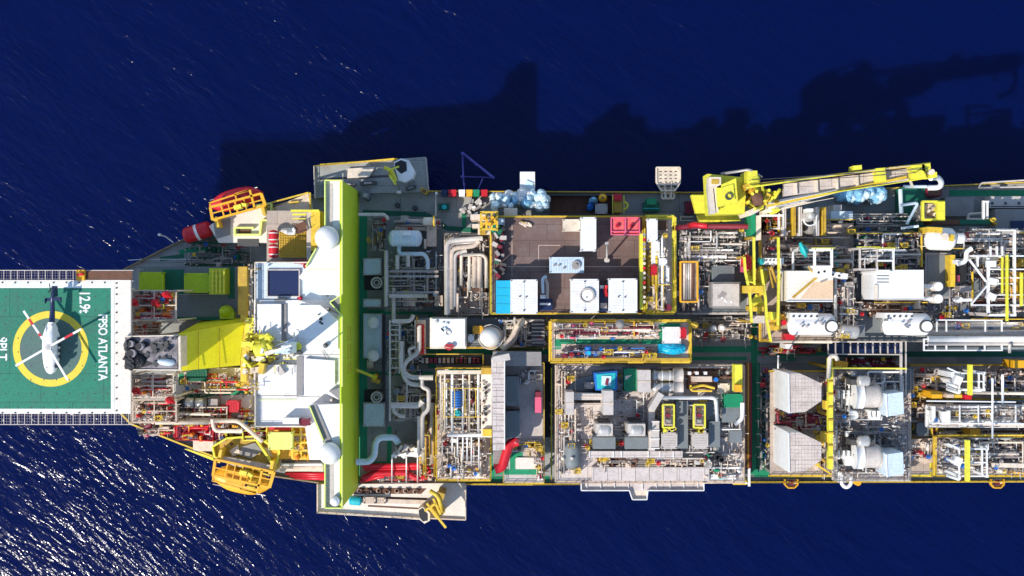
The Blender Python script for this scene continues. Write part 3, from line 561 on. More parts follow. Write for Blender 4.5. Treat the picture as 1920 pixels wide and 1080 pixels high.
t.a('panel_gap','grey').beam(560,665,640,665,ZA-1.17,1,.02); t.a('panel_gap','grey').beam(478,742,560,742,42.05,1.4,.02); s=t.a('panel_gap','grey'); s.beam(556,744,600,744,ZA-1.17,1.6,.02)
op=t.a('roof_opening','navy'); op.B(502,507,560,555,41.5,41.7); k=t.a('frame','lgrey',of=op); [k.beam(*q,42+.01*i,2,.5) for i,q in enumerate(((500,506,562,506),(500,556,562,556),(501,506,501,556),(561,506,561,556)))]
s=t.a('roof_vent','dgrey')
for x,y,r in ((601,598,3),(613,554,2),(610,648,4.5),(597,590,1.5),(479,512,2),(486,503,2)): s.C(x,y,r,ZA-1.2,ZA-.3)
s.B(551,659,564,665,42,45.2); s.B(514,560,536,563.5,42,43)
R=random.Random(91)
for i in range(9): x=488+R.random()*60;y=570+R.random()*220; t.a('cable','lgrey').T([(x,y),(x+R.uniform(8,30),y),(x+R.uniform(10,30),y+R.uniform(-25,25))],42.1,.06,5)
for i in range(16):
    x=R.choice((486+R.random()*40,575+R.random()*55));y=R.choice((575+R.random()*60,690+R.random()*100)); t.a('roof_fitting',R.choice(['lgrey','paleblue','cream','grey'])).R(x,y,2+R.random()*4,2+R.random()*3,0,41,44.3 if x>560 else 42.5)
for i in range(7): t.a('drain_channel','lgrey').T([(580+i*1.5,R.uniform(590,720)),(632,R.uniform(600,730))],44,.05,5)
t.a('walk_marking','limeedge').beam(484,750,556,750,42.06,1.2,.02); t.a('walk_marking','limeedge').beam(573,505,632,505,ZA+.03,1.2,.02)
t.a('handrail','white').rail([(480,497),(480,798),(570,798)],42,1.1,.05)
t=T('antenna_mast','tall thin mast standing on the white roof beside the lime wall','mast'); t.a('pole','lgrey').T([(610,648,44),(606,650,50)],0,.12); t.a('foot','dgrey').C(610,648,4,43.8,45)
t=T('radar_mast','tall pale lattice mast rising from the yellow machinery beside the roof','mast'); b=t.a('leg','paleblue'); [b.T([(546+dx,648+dy,42),(534+dx*.5,656+dy*.5,58)],0,.22) for dx,dy in ((0,0),(8,0),(0,8),(8,8))]; b=t.a('yard','paleblue'); b.beam(520,658,548,652,55,4,.4); b.beam(515,662,543,655,58,5,.5)
t.a('column','paleblue').P([(527,648),(543,648),(543,664),(527,664)],42,57,pts0=[(540,640),(560,640),(560,660),(540,660)]); t.a('radar_scanner','white').beam(508,660,546,648,59.5,4,.5)
for x,y,r,lab in ((613,446,22.5,'big white satellite dome on the upper bridge wing'),(618,850,20.5,'big white satellite dome on the lower bridge wing'),(628,940,9,'small white satellite dome at the lower tip of the bridge wing')):
    t=T('satellite_dome',lab,'satellite dome','white satellite domes on the bridge roof'); k=r*(H-47)/S; t.a('dome','white').E(x,y,46,r,r,k*1.0,n=32,m=16,cut=-.35); t.a('pedestal','paleblue').C(x+2,y,r*.6,ZA,46.5); t.a('seam','lgrey').ring(x+.5,y,r+.5,1.2,45.7,45.95,32)
container(504,812,547,842,30,33.5,'limeedge','pale yellow square cabin on the orange deck below the white roof','cabin','cabin')
t=T('equipment_deck','orange yellow equipment frame below the white roof around the pale cabin','platform'); t.a('floor','amber').B(500,797,580,860,27,29); b=t.a('frame','yellow'); b.G(548,800,580,860,31,2,4,.4,.4); t.a('beam','red').B(505,797,545,806,29,31)
clut(t,548,805,580,860,29,2,5,8,55,['yellow','amber'],['yellow','amber','orange'])
t=T('walkway_ledge','cream walkway ledge with pipes below the orange frame','walkway'); t.a('floor','cream').B(525,862,606,884,26,27); [t.a('pipe',m).T([(528,866+i*5),(604,866+i*5)],28,.3) for i,m in enumerate(('dgrey','white','beige'))]
t=T('red_pipe_gallery','long red pipes along the ship side below the cream ledge','pipes'); [t.a('pipe','red').T([(535+i*8,887+i*4),(612,889+i*4)],24,.4) for i in range(3)]
t=T('roof_fan','long white roof duct with dark shade beside the lower dome','duct'); t.a('duct','white').B(530,784,560,795,42,44.2)
container(562,786,580,797,42,43.8,'maroon','dark red locker on the white roof above the pale cabin','locker','locker')
# ================================================================== SIDE LAYDOWN PLATFORMS
t=T('laydown_platform','grey laydown platform jutting from the upper ship side behind the lime wall','platform')
t.a('floor','deck').P([(588,310),(798,294),(803,360),(700,362),(640,366),(592,372)],18,22); b=t.a('edge','yellow'); b.beam(600,309,745,298,22.4,3,.5); b.rail([(590,312),(740,298)],22,1.1,.07)
e=t.a('rail','lgrey'); e.rail([(590,312),(592,372)],22,1.1,.08); e.beam(589,312,592,372,22.3,1.6,.3); e.beam(798,295,803,356,22.3,1.4,.3)
t.a('trough','dgrey').P([(600,334),(730,328),(730,332),(600,338)],22,22.05); t.a('patch','slate').P([(602,345),(640,342),(640,362),(604,365)],22,22.06)
t=T('slab','pale flat slab lying on the grey upper platform','slab'); t.a('slab','cream').P([(652,316),(703,313),(692,332),(651,334)],22.1,22.7)
t=T('hose_davit','davit crane with a white ring shaped hose tub on the upper grey platform','davit')
b=t.a('tub','white'); b.P([(738,304),(752,297),(766,300),(778,322),(774,334),(760,342),(747,338)],22,25.4)
b=t.a('tub_mouth','black'); b.P([(740,306),(752,300),(762,304),(763,320),(752,326),(742,316)],25.4,25.45)
b=t.a('arm','ylime'); b.beam(726,320,748,312,27,3,.5); b.beam(730,328,742,346,27.1,4,.6); b.T([(720,314),(735,320),(742,340)],26,.35); t.a('post','ochre').C(733,326,5,22,26)
for i,(x,y,w,h,a,lab) in enumerate(((652,345,26,4,.1,'dark hose trolley on the upper platform near the lime wall'),(690,343,30,6,-.05,'dark spool frame on the upper platform below the pale slab'),(770,352,20,6,-.3,'dark sledge on the upper platform below the white tub'),(795,358,14,8,.6,'olive lump of gear at the corner of the upper platform'),(685,366,16,12,.3,'round grey cover on the deck below the spool frame'),(748,360,10,6,0,'small pale box on the platform edge below the white tub'))):
    t=T('deck_gear',lab,'deck gear'); t.a('frame',['dgrey','dgrey','dgrey','ochre','slate','lgrey'][i]).R(x,y,w,h,a,20.5,23.4); t.a('roller',['steel','steel','slate','rust','steel','white'][i]).R(x,y,w*.5,h*.6,a,23.4,23.8)
t=T('laydown_platform','cream laydown platform with dark troughs jutting from the lower ship side','platform')
t.a('floor','creamdeck').P([(595,908),(873,906),(873,975),(735,968),(595,960)],18,22); b=t.a('trough','rust'); b.P([(668,914),(800,916),(790,926),(660,926)],22,22.05); b.P([(690,947),(800,953),(800,956),(690,950)],22,22.06); b.P([(640,929),(800,934),(800,937),(640,932)],22,22.07)
b=t.a('edge','beige'); b.beam(595,960,735,969,22.7,2.2,.6); b.beam(735,969,873,975,22.7,2.2,.6); b.beam(595,908,595,960,22.7,2.4,.6); b.beam(873,908,873,975,22.7,1.6,.6); t.a('rail','cream').rail([(596,960),(735,968),(790,972)],22,1.1,.08)
b=t.a('slab','beige'); b.R(730,940,150,8,.03,22.02,22.6)
t=T('hose_davit','yellow davit crane swung over the lower platform edge','davit'); b=t.a('frame','yellow'); b.R(818,958,26,18,.9,22,27); b.beam(800,944,836,990,28,4,.6); b.beam(812,935,826,965,28.2,4,.6); b.beam(796,958,816,945,28.3,4,.5); b.T([(806,920),(822,930),(830,960)],28,.4)
k=t.a('tub','cream'); k.P([(784,955),(792,950),(806,962),(806,976),(796,982),(786,974)],22,26); t.a('tub_mouth','black').P([(785,957),(792,952),(802,964),(802,976),(793,978),(786,970)],26,26.05)
t.a('counterweight','ochre').R(826,930,14,12,.3,22,28)
t=T('blue_drum','turquoise drum in the trough at the left of the lower platform','drum'); t.a('drum','turq').HV(654,938,679,940,23.2,.85); t.a('hoop','cyan').bands(654,938,679,940,23.2,.88,3,.15)
container(682,933,703,944,22,23.6,'beige','low tan box beside the turquoise drum on the lower platform','box','box')
container(704,934,722,944,22,23.2,'beige','tan crate with rounded lid further along the lower platform','crate','crate')
R=random.Random(77)
for i,x in enumerate((672,688,706,724,742,760,778)):
    t=T('hose_coil','coiled rusty hose in the dark trough of the lower platform','hose','coiled hoses in the lower platform trough'); [t.a('coil',m).ring(x+R.random()*4,920+R.random()*3,4.5-j,1.2,22.1+.3*j,22.5+.3*j,16) for j,m in enumerate((R.choice(['beige','steel']),'rust'))]
# ================================================================== DECK STRIP RIGHT OF THE LIME WALL
for i,(x0,y0,x1,y1,lab) in enumerate(((681,484,715,516,'pale square hatch panel, uppermost beside the lime wall'),(681,560,715,576,'narrow pale hatch panel below the upper ring vent'),(681,588,716,672,'tall pale hatch panel carrying two white discs'),(681,755,722,800,'pale hatch panel below the lower ring vent'),(688,675,700,690,'tan box by the yellow arm beside the lime wall'))):
    t=T('deck_hatch',lab,'hatch'); t.a('panel','lgrey' if i<4 else 'beige').B(x0,y0,x1,y1,20.02,22); t.a('lid','paleblue' if i<4 else 'cream').B(x0+2,y0+2,x1-2,y1-2,22,22.15); b=t.a('bolt','dgrey'); [b.C(x,y,.8,22.15,22.3,n=6) for x in (x0+3,x1-3) for y in (y0+3,y1-3)]
for i,(x,y,lab) in enumerate(((706,530,'large ring shaped vent in a dark square, upper of the two beside the lime wall'),(706,745,'large ring shaped vent in a dark square, lower of the two beside the lime wall'))):
    t=T('ring_vent',lab,'vent'); t.a('well','black').B(683,y-14,716,y+14,20.02,20.4); t.a('ring','lgrey').ring(x,y,11,3.2,20.4,23,32); t.a('ring','lgrey').ring(x,y,6,2,20.4,23.2,24); t.a('bottom','steel').C(x,y,8.5,20.4,21,n=20); t.a('hub','dgrey').C(x,y,2.4,20.4,23.3)
for i,(x,y,lab) in enumerate(((700,605,'white round vent cap, upper of the pair on the tall pale panel'),(700,667,'white round vent cap, lower of the pair on the tall pale panel'))):
    t=T('round_vent',lab,'vent'); t.a('cap','white').C(x,y,11,23,23.7,n=28); t.a('dome','white').E(x,y,23.7,10,10,.35,cut=0,m=5); t.a('neck','lgrey').C(x,y,7,22,23)
t=T('davit','thin yellow arm reaching across the green walkway by the lime wall','davit'); t.a('arm','ylime').T([(660,690),(690,702),(706,708)],25,.28); t.a('pivot','yellow').C(702,707,5,20,25); t.a('brace','ochre').R(704,714,16,8,.3,21,24)
t=T('cable_trench','long low dark cable trench beside the green walkway','trench'); t.a('trench','dgrey').B(716,590,722,790,20.02,20.5)
# upper strip: recycling bins
for x,m,lab in ((833,'navy','navy'),(848,'red','dark red, larger'),(866,'white','white'),(880,'amber','yellow'),(893,'green','green'),(908,'red','red, rightmost')):
    w=14 if x in(848,) else 11; t=T('waste_bin','%s bin in the coloured row along the upper rail'%lab,'bin','coloured waste bins on the upper rail'); t.a('bin',m).B(x-w/2,356,x+w/2,368,20.02,22.2); t.a('lid',m).B(x-w/2-.5,355.5,x+w/2+.5,362,22.2,22.5)
t=T('green_capstan','turquoise capstan on the grey deck below the coloured bins','capstan'); t.a('drum','turq').C(833,388,4.5,20,22); t.a('base','dgreen').B(822,382,842,394,20.02,20.6)
t=T('ladder_post','pale vertical pipe post crossing the upper grey deck','post'); t.a('post','lgrey').T([(817,362),(817,405)],23,.14); t.a('ball','white').C(818,362,2.4,22.4,23.4)
for i,(x,y,lab) in enumerate(((893,382,'pale gear heap on the deck right of the turquoise capstan'),(880,395,'low grey gear box below the green bin'))):
    t=T('deck_gear',lab,'deck gear'); R=random.Random(i); [t.a('piece',R.choice(['lgrey','beige','steel','white'])).R(x+R.uniform(-14,14),y+R.uniform(-8,8),4+R.random()*9,3+R.random()*5,R.random()*3,20.02,21+R.random()) for _ in range(7)]
# outrigger triangle over sea
t=T('outrigger_frame','thin violet triangular frame hanging over the dark sea','frame'); b=t.a('boom','trussblue'); b.T([(867,287),(925,333)],14,.26); b.T([(867,287),(869,340)],14,.16); b.T([(866,331),(925,333)],14,.1); k=t.a('node','trussblue'); [k.C(x,y,2.6,13.6,14.6,n=10) for x,y in ((867,287),(866,331),(925,332),(893,308),(870,345))]; t.a('stay','trussblue').T([(896,355,20),(905,335,14)],14,.12); t.a('stay','trussblue').T([(869,340,14),(872,362,20)],14,.12)
# plastic wrapped heaps
def heap(label,x0,y0,x1,y1,z,n,seed,mats,extra=None,name='wrapped_bundle'):
    t=T(name,label,'covered bundle'); R=random.Random(seed); t.a('base','slate').B(x0,y0,x1,y1,20.03,20.7)
    for i in range(n):
        x=x0+R.random()*(x1-x0);y=y0+R.random()*(y1-y0); b=t.a('wrapped_pack',R.choice(mats)); r=5+R.random()*7; b.E(x,y,z-1.5+R.random()*1.5,r,r*.8,1.2+R.random(),rot=R.random()*3,n=11,m=6,lump=.1,seed=seed*50+i); R.random()<.4 and t.a('wrapped_pack',R.choice(mats)).R(x+R.uniform(-4,4),y+R.uniform(-4,4),5+R.random()*6,4+R.random()*5,R.random()*3,z-3,z-.5+R.random()*1.2)
    if extra: extra(t)
heap('white and pale blue plastic wrapped heap on the upper deck with a white pillar',922,362,1026,388,28,60,5,['white','white','tarp','tarp','tarp','tarpblue'],lambda t:(t.a('pillar','white').B(975,322,1003,360,20,27),t.a('pillar_cap','tarp').R(992,345,14,10,.4,27,27.3)))
t.a
heap('long light blue plastic wrapped heap beneath the crane boom',1566,354,1655,378,27,44,6,['tarpblue','tarp','tarpblue'])
t=T('machine_pack','pale wrapped machine at the corner between the heap and the brown deck','machine'); t.a('body','cream').B(945,390,970,405,20,30); R=random.Random(9); [t.a('pack',R.choice(['white','beige','grey'])).R(922+R.random()*40,392+R.random()*14,5+R.random()*8,5,R.random()*3,20,28+R.random()*2) for i in range(9)]
# dark hold
t=T('cargo_hold','dark brown open hold between the plastic heap and the upper rail','hold'); t.a('floor','rust').B(1032,366,1148,402,20.05,20.3); b=t.a('coaming','dgrey'); [b.beam(*q,22,2,2) for q in ((1032,366,1148,366),(1032,402,1148,402),(1032,366,1032,402),(1148,366,1148,402))]
t=T('blue_bundle','dark blue tarp covered gear in the brown hold','covered bundle'); t.a('tarp','tarpblue').E(1112,376,21,9,7,2,lump=.3,seed=4,n=10,m=6); t.a('tarp','blue').E(1107,388,21,8,9,1.6,lump=.3,seed=7,n=10,m=6)
t=T('orange_buoy','round orange buoy on the upper edge of the hold','buoy'); t.a('ball','amber').E(1130,371,23,8,8,.9); t.a('ring','dgrey').C(1130,371,2,23,24.2)
container(1117,383,1138,400,20.3,23,'lgrey','pale violet grey crate below the orange buoy','crate','crate')
t=T('red_locker_rack','red lidded locker in a thin yellow frame at the upper rail','locker'); t.a('lid','red').B(1151,364,1166,376,20,24); t.a('body','ochre').B(1151,377,1166,398,20,23); t.a('frame','ylime').beam(1149,365,1149,400,25,1.3,.3); b=t.a('frame','ylime'); b.beam(1170,366,1170,400,25,1.3,.3); b.T([(1170,378),(1178,384),(1174,392),(1168,392)],24.5,.2)
t=T('green_machine','dark green winch on the grey deck below the white basket','winch'); t.a('body','dgreen').R(1222,388,30,18,0,20,22.6); t.a('drum','green').R(1222,378,18,12,0,20,23.2); t.a('bar','turq').beam(1206,391,1236,391,23,1.5,.3)
t=T('rescue_basket','white grid basket hanging over the upper rail','basket'); b=t.a('grid','cream'); b.G(1234,318,1272,345,23,4,4,.5,.3); b.G(1241,352,1264,372,21.4,3,2,.4,.25)
b=t.a('rim','cream'); P=[(1231,314),(1275,314),(1275,342),(1266,357),(1240,357),(1231,342)]; [b.beam(*a,*c,23.3+.003*i,3,.5) for i,(a,c) in enumerate(zip(P,P[1:]+P[:1]))]; b.beam(1247,340,1247,372,23.2,2,.3); b.beam(1259,340,1259,372,23.21,2,.3)
t=T('walkway_gate','thin pale pipe gate on the deck left of the crane pedestal','gate'); [t.a('bar','lgrey').T([(1275,y),(1300,y)],24,.1) for y in (407,414)]; t.a('bar','lgrey').T([(1276,404),(1276,414)],24,.1)
container(1286,378,1300,400,20,22.5,'maroon','dark red cabinet left of the crane pedestal','cabinet','cabinet')
# ================================================================== BROWN LAYDOWN DECK
t=module('laydown_deck','large brown laydown deck ringed by a yellow rail, carrying the containers',920,406,1206,588,31,'brown','yellow')
b=t.a('deck_line','beige'); [b.beam(*q,31.02+.004*i,1,.01) for i,q in enumerate(((1010,460,1050,460),(1010,460,1010,490),(935,500,1200,500),(960,420,960,520),(1137,460,1137,490)))]
container(1090,408,1117,470,31,37,'white','tall white container standing across the brown deck','container')
container(1056,412,1087,433,31,33.5,'cream','small cream crate at the upper edge of the brown deck','crate','crate')
for i,x in enumerate((1146,1173)):
    t=T('tank_skid','%s of the two red tank frames in the corner of the brown deck'%('left','right')[i],'tank frame','red tank frames on the brown deck'); t.a('tank','redtop').B(x+1,409,x+24,439,31,34); b=t.a('frame','pink'); [b.beam(*q,34.4+.004*j,2,.4) for j,q in enumerate(((x,408,x+26,408),(x,440,x+26,440),(x,408,x,440),(x+26,408,x+26,440),(x,434,x+26,434)))]; t.a('manhole','red').C(x+12,423,4,34,34.5); t.a('manhole_cap','maroon').C(x+12,423,2,34.5,34.7)
def wb(t): [t.a('hatch','grey').C(x,y,2.2,34.5,34.8) for x,y in ((1040,497),(1049,497),(1058,502))]; t.a('fan','steel').C(1080,497,8,34.5,35); t.a('fan_hub','grey').C(1080,497,3,35,35.3)
container(1031,483,1094,511,31,34.5,'paleblue','pale grey equipment box with round fittings in the middle of the brown deck','container','container',extra=wb)
t=T('tank_container','bright cyan covered rack at the lower left corner of the brown deck','container'); t.a('cover','cyan').B(930,526,957,588,31,36); b=t.a('seam','turq'); [b.B(931,540+i*15,956,541+i*15,36,36.1) for i in range(3)]
def lid(x0,x1):
    def f(t):
        m=(x0+x1)/2; b=t.a('hinge','dgrey'); [b.C(m,y,1.6,37,37.25,n=8) for y in (528,582)]; b.C(m-8,556,1.5,37,37.3,n=8); b.C(m+4,557,1.5,37,37.3,n=8); t.a('centre_seam','paleblue').B(m-.3,526,m+.3,584,37,37.06)
    return f
container(958,525,1007,588,31,37,'white','white container joined to the bright cyan rack','container','container','white containers in the bottom row of the brown deck',extra=lid(958,1007))
def rg(t): lid(1071,1122)(t); t.a('ring_hatch','lgrey').ring(1101,554,14,2,37,37.5,28); t.a('hatch_lid','white').C(1101,554,11,37,37.25,n=24)
container(1071,524,1122,586,31,37,'white','white container with a ring shaped hatch, middle of the bottom row','container','container','white containers in the bottom row of the brown deck',extra=rg)
container(1142,523,1194,586,31,37,'white','white container with a blue shaded lower half, right end of the bottom row','container','container','white containers in the bottom row of the brown deck',extra=lid(1142,1194))
t=T('hoist','small grey hoist and hose rig between two white containers','hoist'); t.a('hose','paleblue').T([(1025,518),(1017,522),(1018,550)],34,.3); t.a('hose','steel').T([(1020,520),(1026,530),(1026,560)],34,.3); t.a('base','navy').B(1010,560,1036,582,31,32); t.a('motor','white').B(1013,553,1024,560,31,34); t.a('plate','white').B(1012,568,1032,572,32,33)
t=T('hose_station','dark grey and white hose station with a red hose between white containers','hose station'); t.a('cabinet','navy').B(1125,534,1139,584,31,34); t.a('lid','white').B(1125,535,1136,541,34,34.5); t.a('hose','red').T([(1137,535),(1134,545),(1138,556)],35,.35); t.a('box','steel').B(1126,568,1138,578,34,34.6)
t=T('rigging_heap','small tan heap of slings at the upper left of the brown deck','slings'); R=random.Random(2); [t.a('sling',R.choice(['cream','beige','ochre'])).T([(972+R.random()*20,414+R.random()*8),(985+R.random()*12,418+R.random()*8)],31.4,.25) for i in range(8)]
t=T('spare_parts_row','column of dark spare parts along the left edge of the brown deck','spare parts'); R=random.Random(21)
for i in range(26): t.a('part',R.choice(['black','dgrey','slate','steel','maroon','dgreen','lgrey'])).R(926+R.random()*18,412+i*4.2,4+R.random()*10,3+R.random()*5,R.random(),31,31.6+R.random()*2)
container(932,410,945,420,31,34,'paleblue','small pale blue crate at the top left corner of the brown deck','crate','crate')
t=T('green_crate','dark green bin beside the pale blue crate on the brown deck','crate'); t.a('body','green').R(932,430,20,18,.6,31,33); t.a('lid','dgreen').R(932,430,16,14,.6,33,33.2)
t=T('light_mast','slim pale lamp mast on the brown deck right of the tall white container','light pole'); t.a('pole','lgrey').T([(1138,488,31),(1138,456,46)],0,.18); t.a('foot','lgrey').C(1138,488,5,31,32); t.a('lamps','silver').R(1138,456,6,4,0,45.6,46.2)
t=T('access_tower','cream and yellow access tower at the top left corner of the brown deck','access tower')
t.a('landing','cream').B(882,402,922,412,24,33); b=t.a('landing','cream'); b.B(885,420,925,427,24,32.5); b.B(896,412,920,440,24,31.5); b=t.a('frame','yellow'); b.G(902,398,932,430,36,3,3,.35,.35); b.cols([(902,398),(932,398),(902,430),(932,430)],20,36,.35); t.a('stairs','ochre').stairs(905,440,31.5,905,420,35)
b=t.a('coil','amber'); [b.R(908+i*5,408+(i%3)*6,6,5,i,34,37) for i in range(5)]
# yellow long strips
t=module('equipment_module','narrow module with bright yellow right edge beside the brown deck',1210,407,1264,586,31,'beige','ylime',ew=.9)
R=random.Random(30)
for i,(x0,y0,x1,y1,m,h) in enumerate(((1214,411,1232,452,'white',4),(1222,452,1236,500,'white',3),(1236,462,1246,482,'cream',2.5),(1228,485,1250,497,'white',3),(1222,497,1231,515,'red',3.4),(1232,500,1254,533,'white',2.2),(1232,540,1254,578,'beige',1.2),(1236,414,1250,430,'rust',1.5),(1236,566,1242,572,'black',1.6),(1247,572,1258,582,'maroon',2))):
    container(x0,y0,x1,y1,31,31+h,m,'%s on the narrow yellow edged module, %s'%({'white':'white box','cream':'cream box','red':'red cabinet','beige':'beige skid','rust':'rust coloured tray','black':'black pot box','maroon':'dark red box'}[m],('topmost','long one under the topmost','small, in the middle','right above the red cabinet','below a long white box','widest, right of the red cabinet','at the bottom','at the top right','near the bottom','at the bottom right corner')[i]),'equipment_box','box')
clut(t,1214,430,1252,580,31,2.5,14,16,33,['cream','white','lgrey','yellow'],['white','cream','beige','steel'])
b=t.a('inner_beam','yellow'); b.beam(1231,515,1231,580,34,2.5,.4); b.beam(1231,534,1256,534,34.01,1.5,.3)
t=T('handrail_beam','tall yellow beam with fittings along the right edge of the brown deck','beam'); t.a('beam','ylime').B(1200,438,1206,580,33,35); R=random.Random(31); [t.a('fitting',R.choice(['steel','cream','rust','red'])).R(1208,440+i*9,5,5,R.random(),33,35.3) for i in range(15)]
# silver piping module
t=module('piping_module','shaded module of silver pipes right of the narrow yellow edged module',1268,424,1402,588,28,'slate','lgrey',railm='lgrey')
clut(t,1272,428,1400,500,28,3,26,20,40,['lgrey','silver','steel','lgrey','white'],['steel','slate','lgrey','grey'])
clut(t,1272,500,1330,585,28,2,8,8,41,['lgrey','silver','steel'],['steel','slate','grey'])
t=T('tube_skid','yellow framed tube skid in the silver pipe module','skid'); t.a('bed','beige').B(1278,492,1306,564,28,31); b=t.a('frame','amber'); [b.beam(*q,32+.01*i,3,.6) for i,q in enumerate(((1276,490,1276,566),(1308,490,1308,566),(1276,491,1308,491),(1276,566,1308,566)))]; [t.a('tube',m).T([(1283+i*4,494),(1283+i*4,562)],31.5,.2) for i,m in enumerate(('cream','steel','silver','beige','rust'))]
t=T('container','square grey box with scuffed lid among the silver pipes','container'); t.a('body','grey').B(1334,529,1388,577,28,33); t.a('lid','lgrey').B(1337,532,1386,574,33,33.3); R=random.Random(5); [t.a('scuffed_plate',R.choice(['white','lgrey','steel'])).R(1350+R.random()*28,545+R.random()*22,3+R.random()*9,3+R.random()*5,R.random()*3,33.3,33.36+i*.01) for i in range(6)]
container(1336,499,1376,528,28,30.5,'slate','dark slate cover just above the square grey box','cover','cover')
t=T('red_header','dark red header pipe above the silver pipes by the crane','pipe'); t.a('run','maroon').T([(1262,428),(1292,424),(1402,425)],31,.5); t.a('branch','red').T([(1290,424),(1300,420),(1325,424)],31.4,.5)
# ================================================================== BIG CRANE
t=T('pedestal_crane','large yellow crane with its boom lying along the upper rail','crane')
b=t.a('pedestal','ylime'); b.C(1358,375,22,20,34); 
b=t.a('base_platform','ylime'); b.P([(1300,364),(1400,364),(1388,414),(1312,418)],26,28); b.P([(1296,366),(1330,366),(1335,400),(1305,400)],28,29.5)
h=t.a('machine_house','ylime'); h.P([(1326,326),(1400,333),(1396,400),(1330,402)],34,39); t.a('side_duct','lgrey').P([(1326,345),(1336,344),(1342,400),(1331,402)],39,40.5)
r=t.a('house_roof','ylime',label='bright yellow roof tray'); r.P([(1344,350),(1380,334),(1384,380),(1346,388)],39,42); r.P([(1352,352),(1375,345),(1378,374),(1354,378)],42,42.3)
t.a('hatch','dgrey').ring(1367,368,7,2,42.3,42.7); t.a('rim','cream').beam(1340,340,1346,398,41,3,.6); t.a('cabin','cream').B(1330,332,1352,352,39,42); t.a('cabin_window','ochre').B(1334,336,1348,345,42,42.1)
R=random.Random(6)
for i in range(22): t.a('machinery',R.choice(['yellow','ylime','ochre','cream','ylime'])).R(1400+R.random()*58,350+R.random()*46-(i%5),6+R.random()*14,4+R.random()*9,R.random()*3,30+R.random()*3,37+R.random()*6)
for i in range(10): x=1398+R.random()*50; t.a('brace','ylime').T([(x,345+R.random()*50,40),(x+R.uniform(-25,30),345+R.random()*50,43)],0,.3)
t.a('drum','ylime').HV(1402,340,1425,335,42,1.2); t.a('drum','rust').HV(1408,375,1432,370,42,1.4); t.a('counter_arm','ylime').B(1402,320,1420,345,36,43); t.a('stay_frame','steel').T([(1352,326,40),(1405,318,43),(1428,332,42)],0,.25)
# boom: box girder with cross members
def P2(u,v): return (1420+u*(1700-1420)-v*.0+ -(-8)*0, 358+u*(318-358)+v)
b=t.a('boom_chord','yellow'); b.beam(1425,345,1745,306,43.2,4.5,1); b.beam(1440,386,1700,332,43.21,4.5,1)
k=t.a('boom_chord','ylime',label='yellow stained edge of the boom'); k.beam(1400,352,1640,318,43.9,2.5,.5); k.beam(1530,366,1745,333,43.9,1.6,.4)
t.a('boom_deck','beigeplate').P([(1470,345),(1735,312),(1740,333),(1470,368)],41.2,42.4)
b=t.a('cross_member','cream'); [b.beam(x,y0,x+1,y0+22,43.0,5,.6) for x,y0 in ((1492,343),(1531,338),(1569,333),(1607,329),(1645,324))]
t.a('walkway','roofwhite',label='white lower walkway of the boom').P([(1445,378),(1565,352),(1575,360),(1500,380),(1440,392)],38,41)
t.a('walkway','cream').P([(1430,395),(1470,380),(1530,378),(1470,392),(1430,402)],35,38)
b=t.a('boom_rail','lgrey'); b.rail([(1470,340),(1735,308)],43.2,1,.06); b.rail([(1450,392),(1560,372)],41,1,.06)
for x,y,w,hh in ((1652,328,18,26),(1608,314,16,8),(1722,322,26,26),(1737,314,16,14),(1750,328,14,10)): t.a('boom_joint','ylime').R(x,y,w,hh,-.1,41.5,44.5)
t.a('sheave','ylime').C(1727,326,7,44,46); t.a('sheave','cream').C(1748,322,5,44,45.5); t.a('boom_nose','lgrey').beam(1700,318,1712,352,41.2,4,.4)
t.a('hook_arc','white').T([(1745,334,42),(1758,332,40),(1766,342,38),(1762,352,36),(1740,352,35)],0,.5)
t.a('cable','dgrey').T([(1405,338,43.5),(1740,316,45)],0,.07); t.a('cable','dgrey').T([(1405,345,43.5),(1745,322,45)],0,.07)
# ================================================================== MIDDLE ROW
t=module('utility_module','low module with the white square house and white dome in the middle of the ship',782,594,1026,652,26,'slate','ochre',railm='yellow',skip='n')
clut(t,935,596,1024,650,26,2.5,18,16,60,['lgrey','cream','beige','steel','white'],['steel','dgrey','rust','cream'])
t=T('red_tube_rack','long upright red rack of cylinders left of the white square house','rack'); t.a('frame','cream').B(777,600,798,664,26,27); [t.a('cylinder','red').HV(780,612+i*8,796,612+i*8,28,.42) for i in range(7)]
t=T('square_house','white square roofed house with grime and a red hose at its foot','deck house'); t.a('walls','cream').B(806,596,874,654,22,32); t.a('roof','white').B(808,598,872,650,32,32.4); R=random.Random(44); [t.a('roof_fitting',R.choice(['lgrey','paleblue'])).R(815+R.random()*25,603+R.random()*20,3+R.random()*7,2+R.random()*5,R.random()*3,32.4,32.8) for i in range(7)]
t.a('parapet','white').ring(840,624,5,1,32.4,32.7)
t=T('hose_heap','small red hose heap at the lower edge of the white square house','hose'); [t.a('coil','red').ring(838+i*4,650+i%2*2,5,1.6,32.5+.1*i,33+.1*i,12) for i in range(3)]
t=T('storage_dome','shiny white dome tank right of the white square house','tank'); t.a('dome','white').E(920,632,29,21,19,2.4,n=32,cut=-.2); t.a('skirt','cream').C(920,632,20,26,29); t.a('walkway','lgrey').ring(920,632,24,2,28.6,28.8); t.a('pipe','beige').T([(945,650),(962,630),(970,610)],31,.5)
container(878,628,888,641,26,30,'white','small white box between the square house and the dome tank','box','box')
container(887,612,905,625,26,29,'amber','orange yellow valve box above the dome tank','box','box')
t=T('louvre_bank','dark louvre bank with pale slats beside the yellow framed pipe module','louvres'); t.a('body','dgrey').B(996,604,1022,650,26,29); b=t.a('slat','steel'); [b.B(997,607+i*7,1021,609+i*7,29,29.3) for i in range(6)]
t=T('curved_pipe','pale thick pipe sweeping diagonally beside the dark louvre bank','pipe'); t.a('run','cream').T([(940,655),(962,638),(968,615),(985,600)],29,.7,12,3); t.a('run','beige').T([(936,640),(945,625),(950,600)],28,.4)
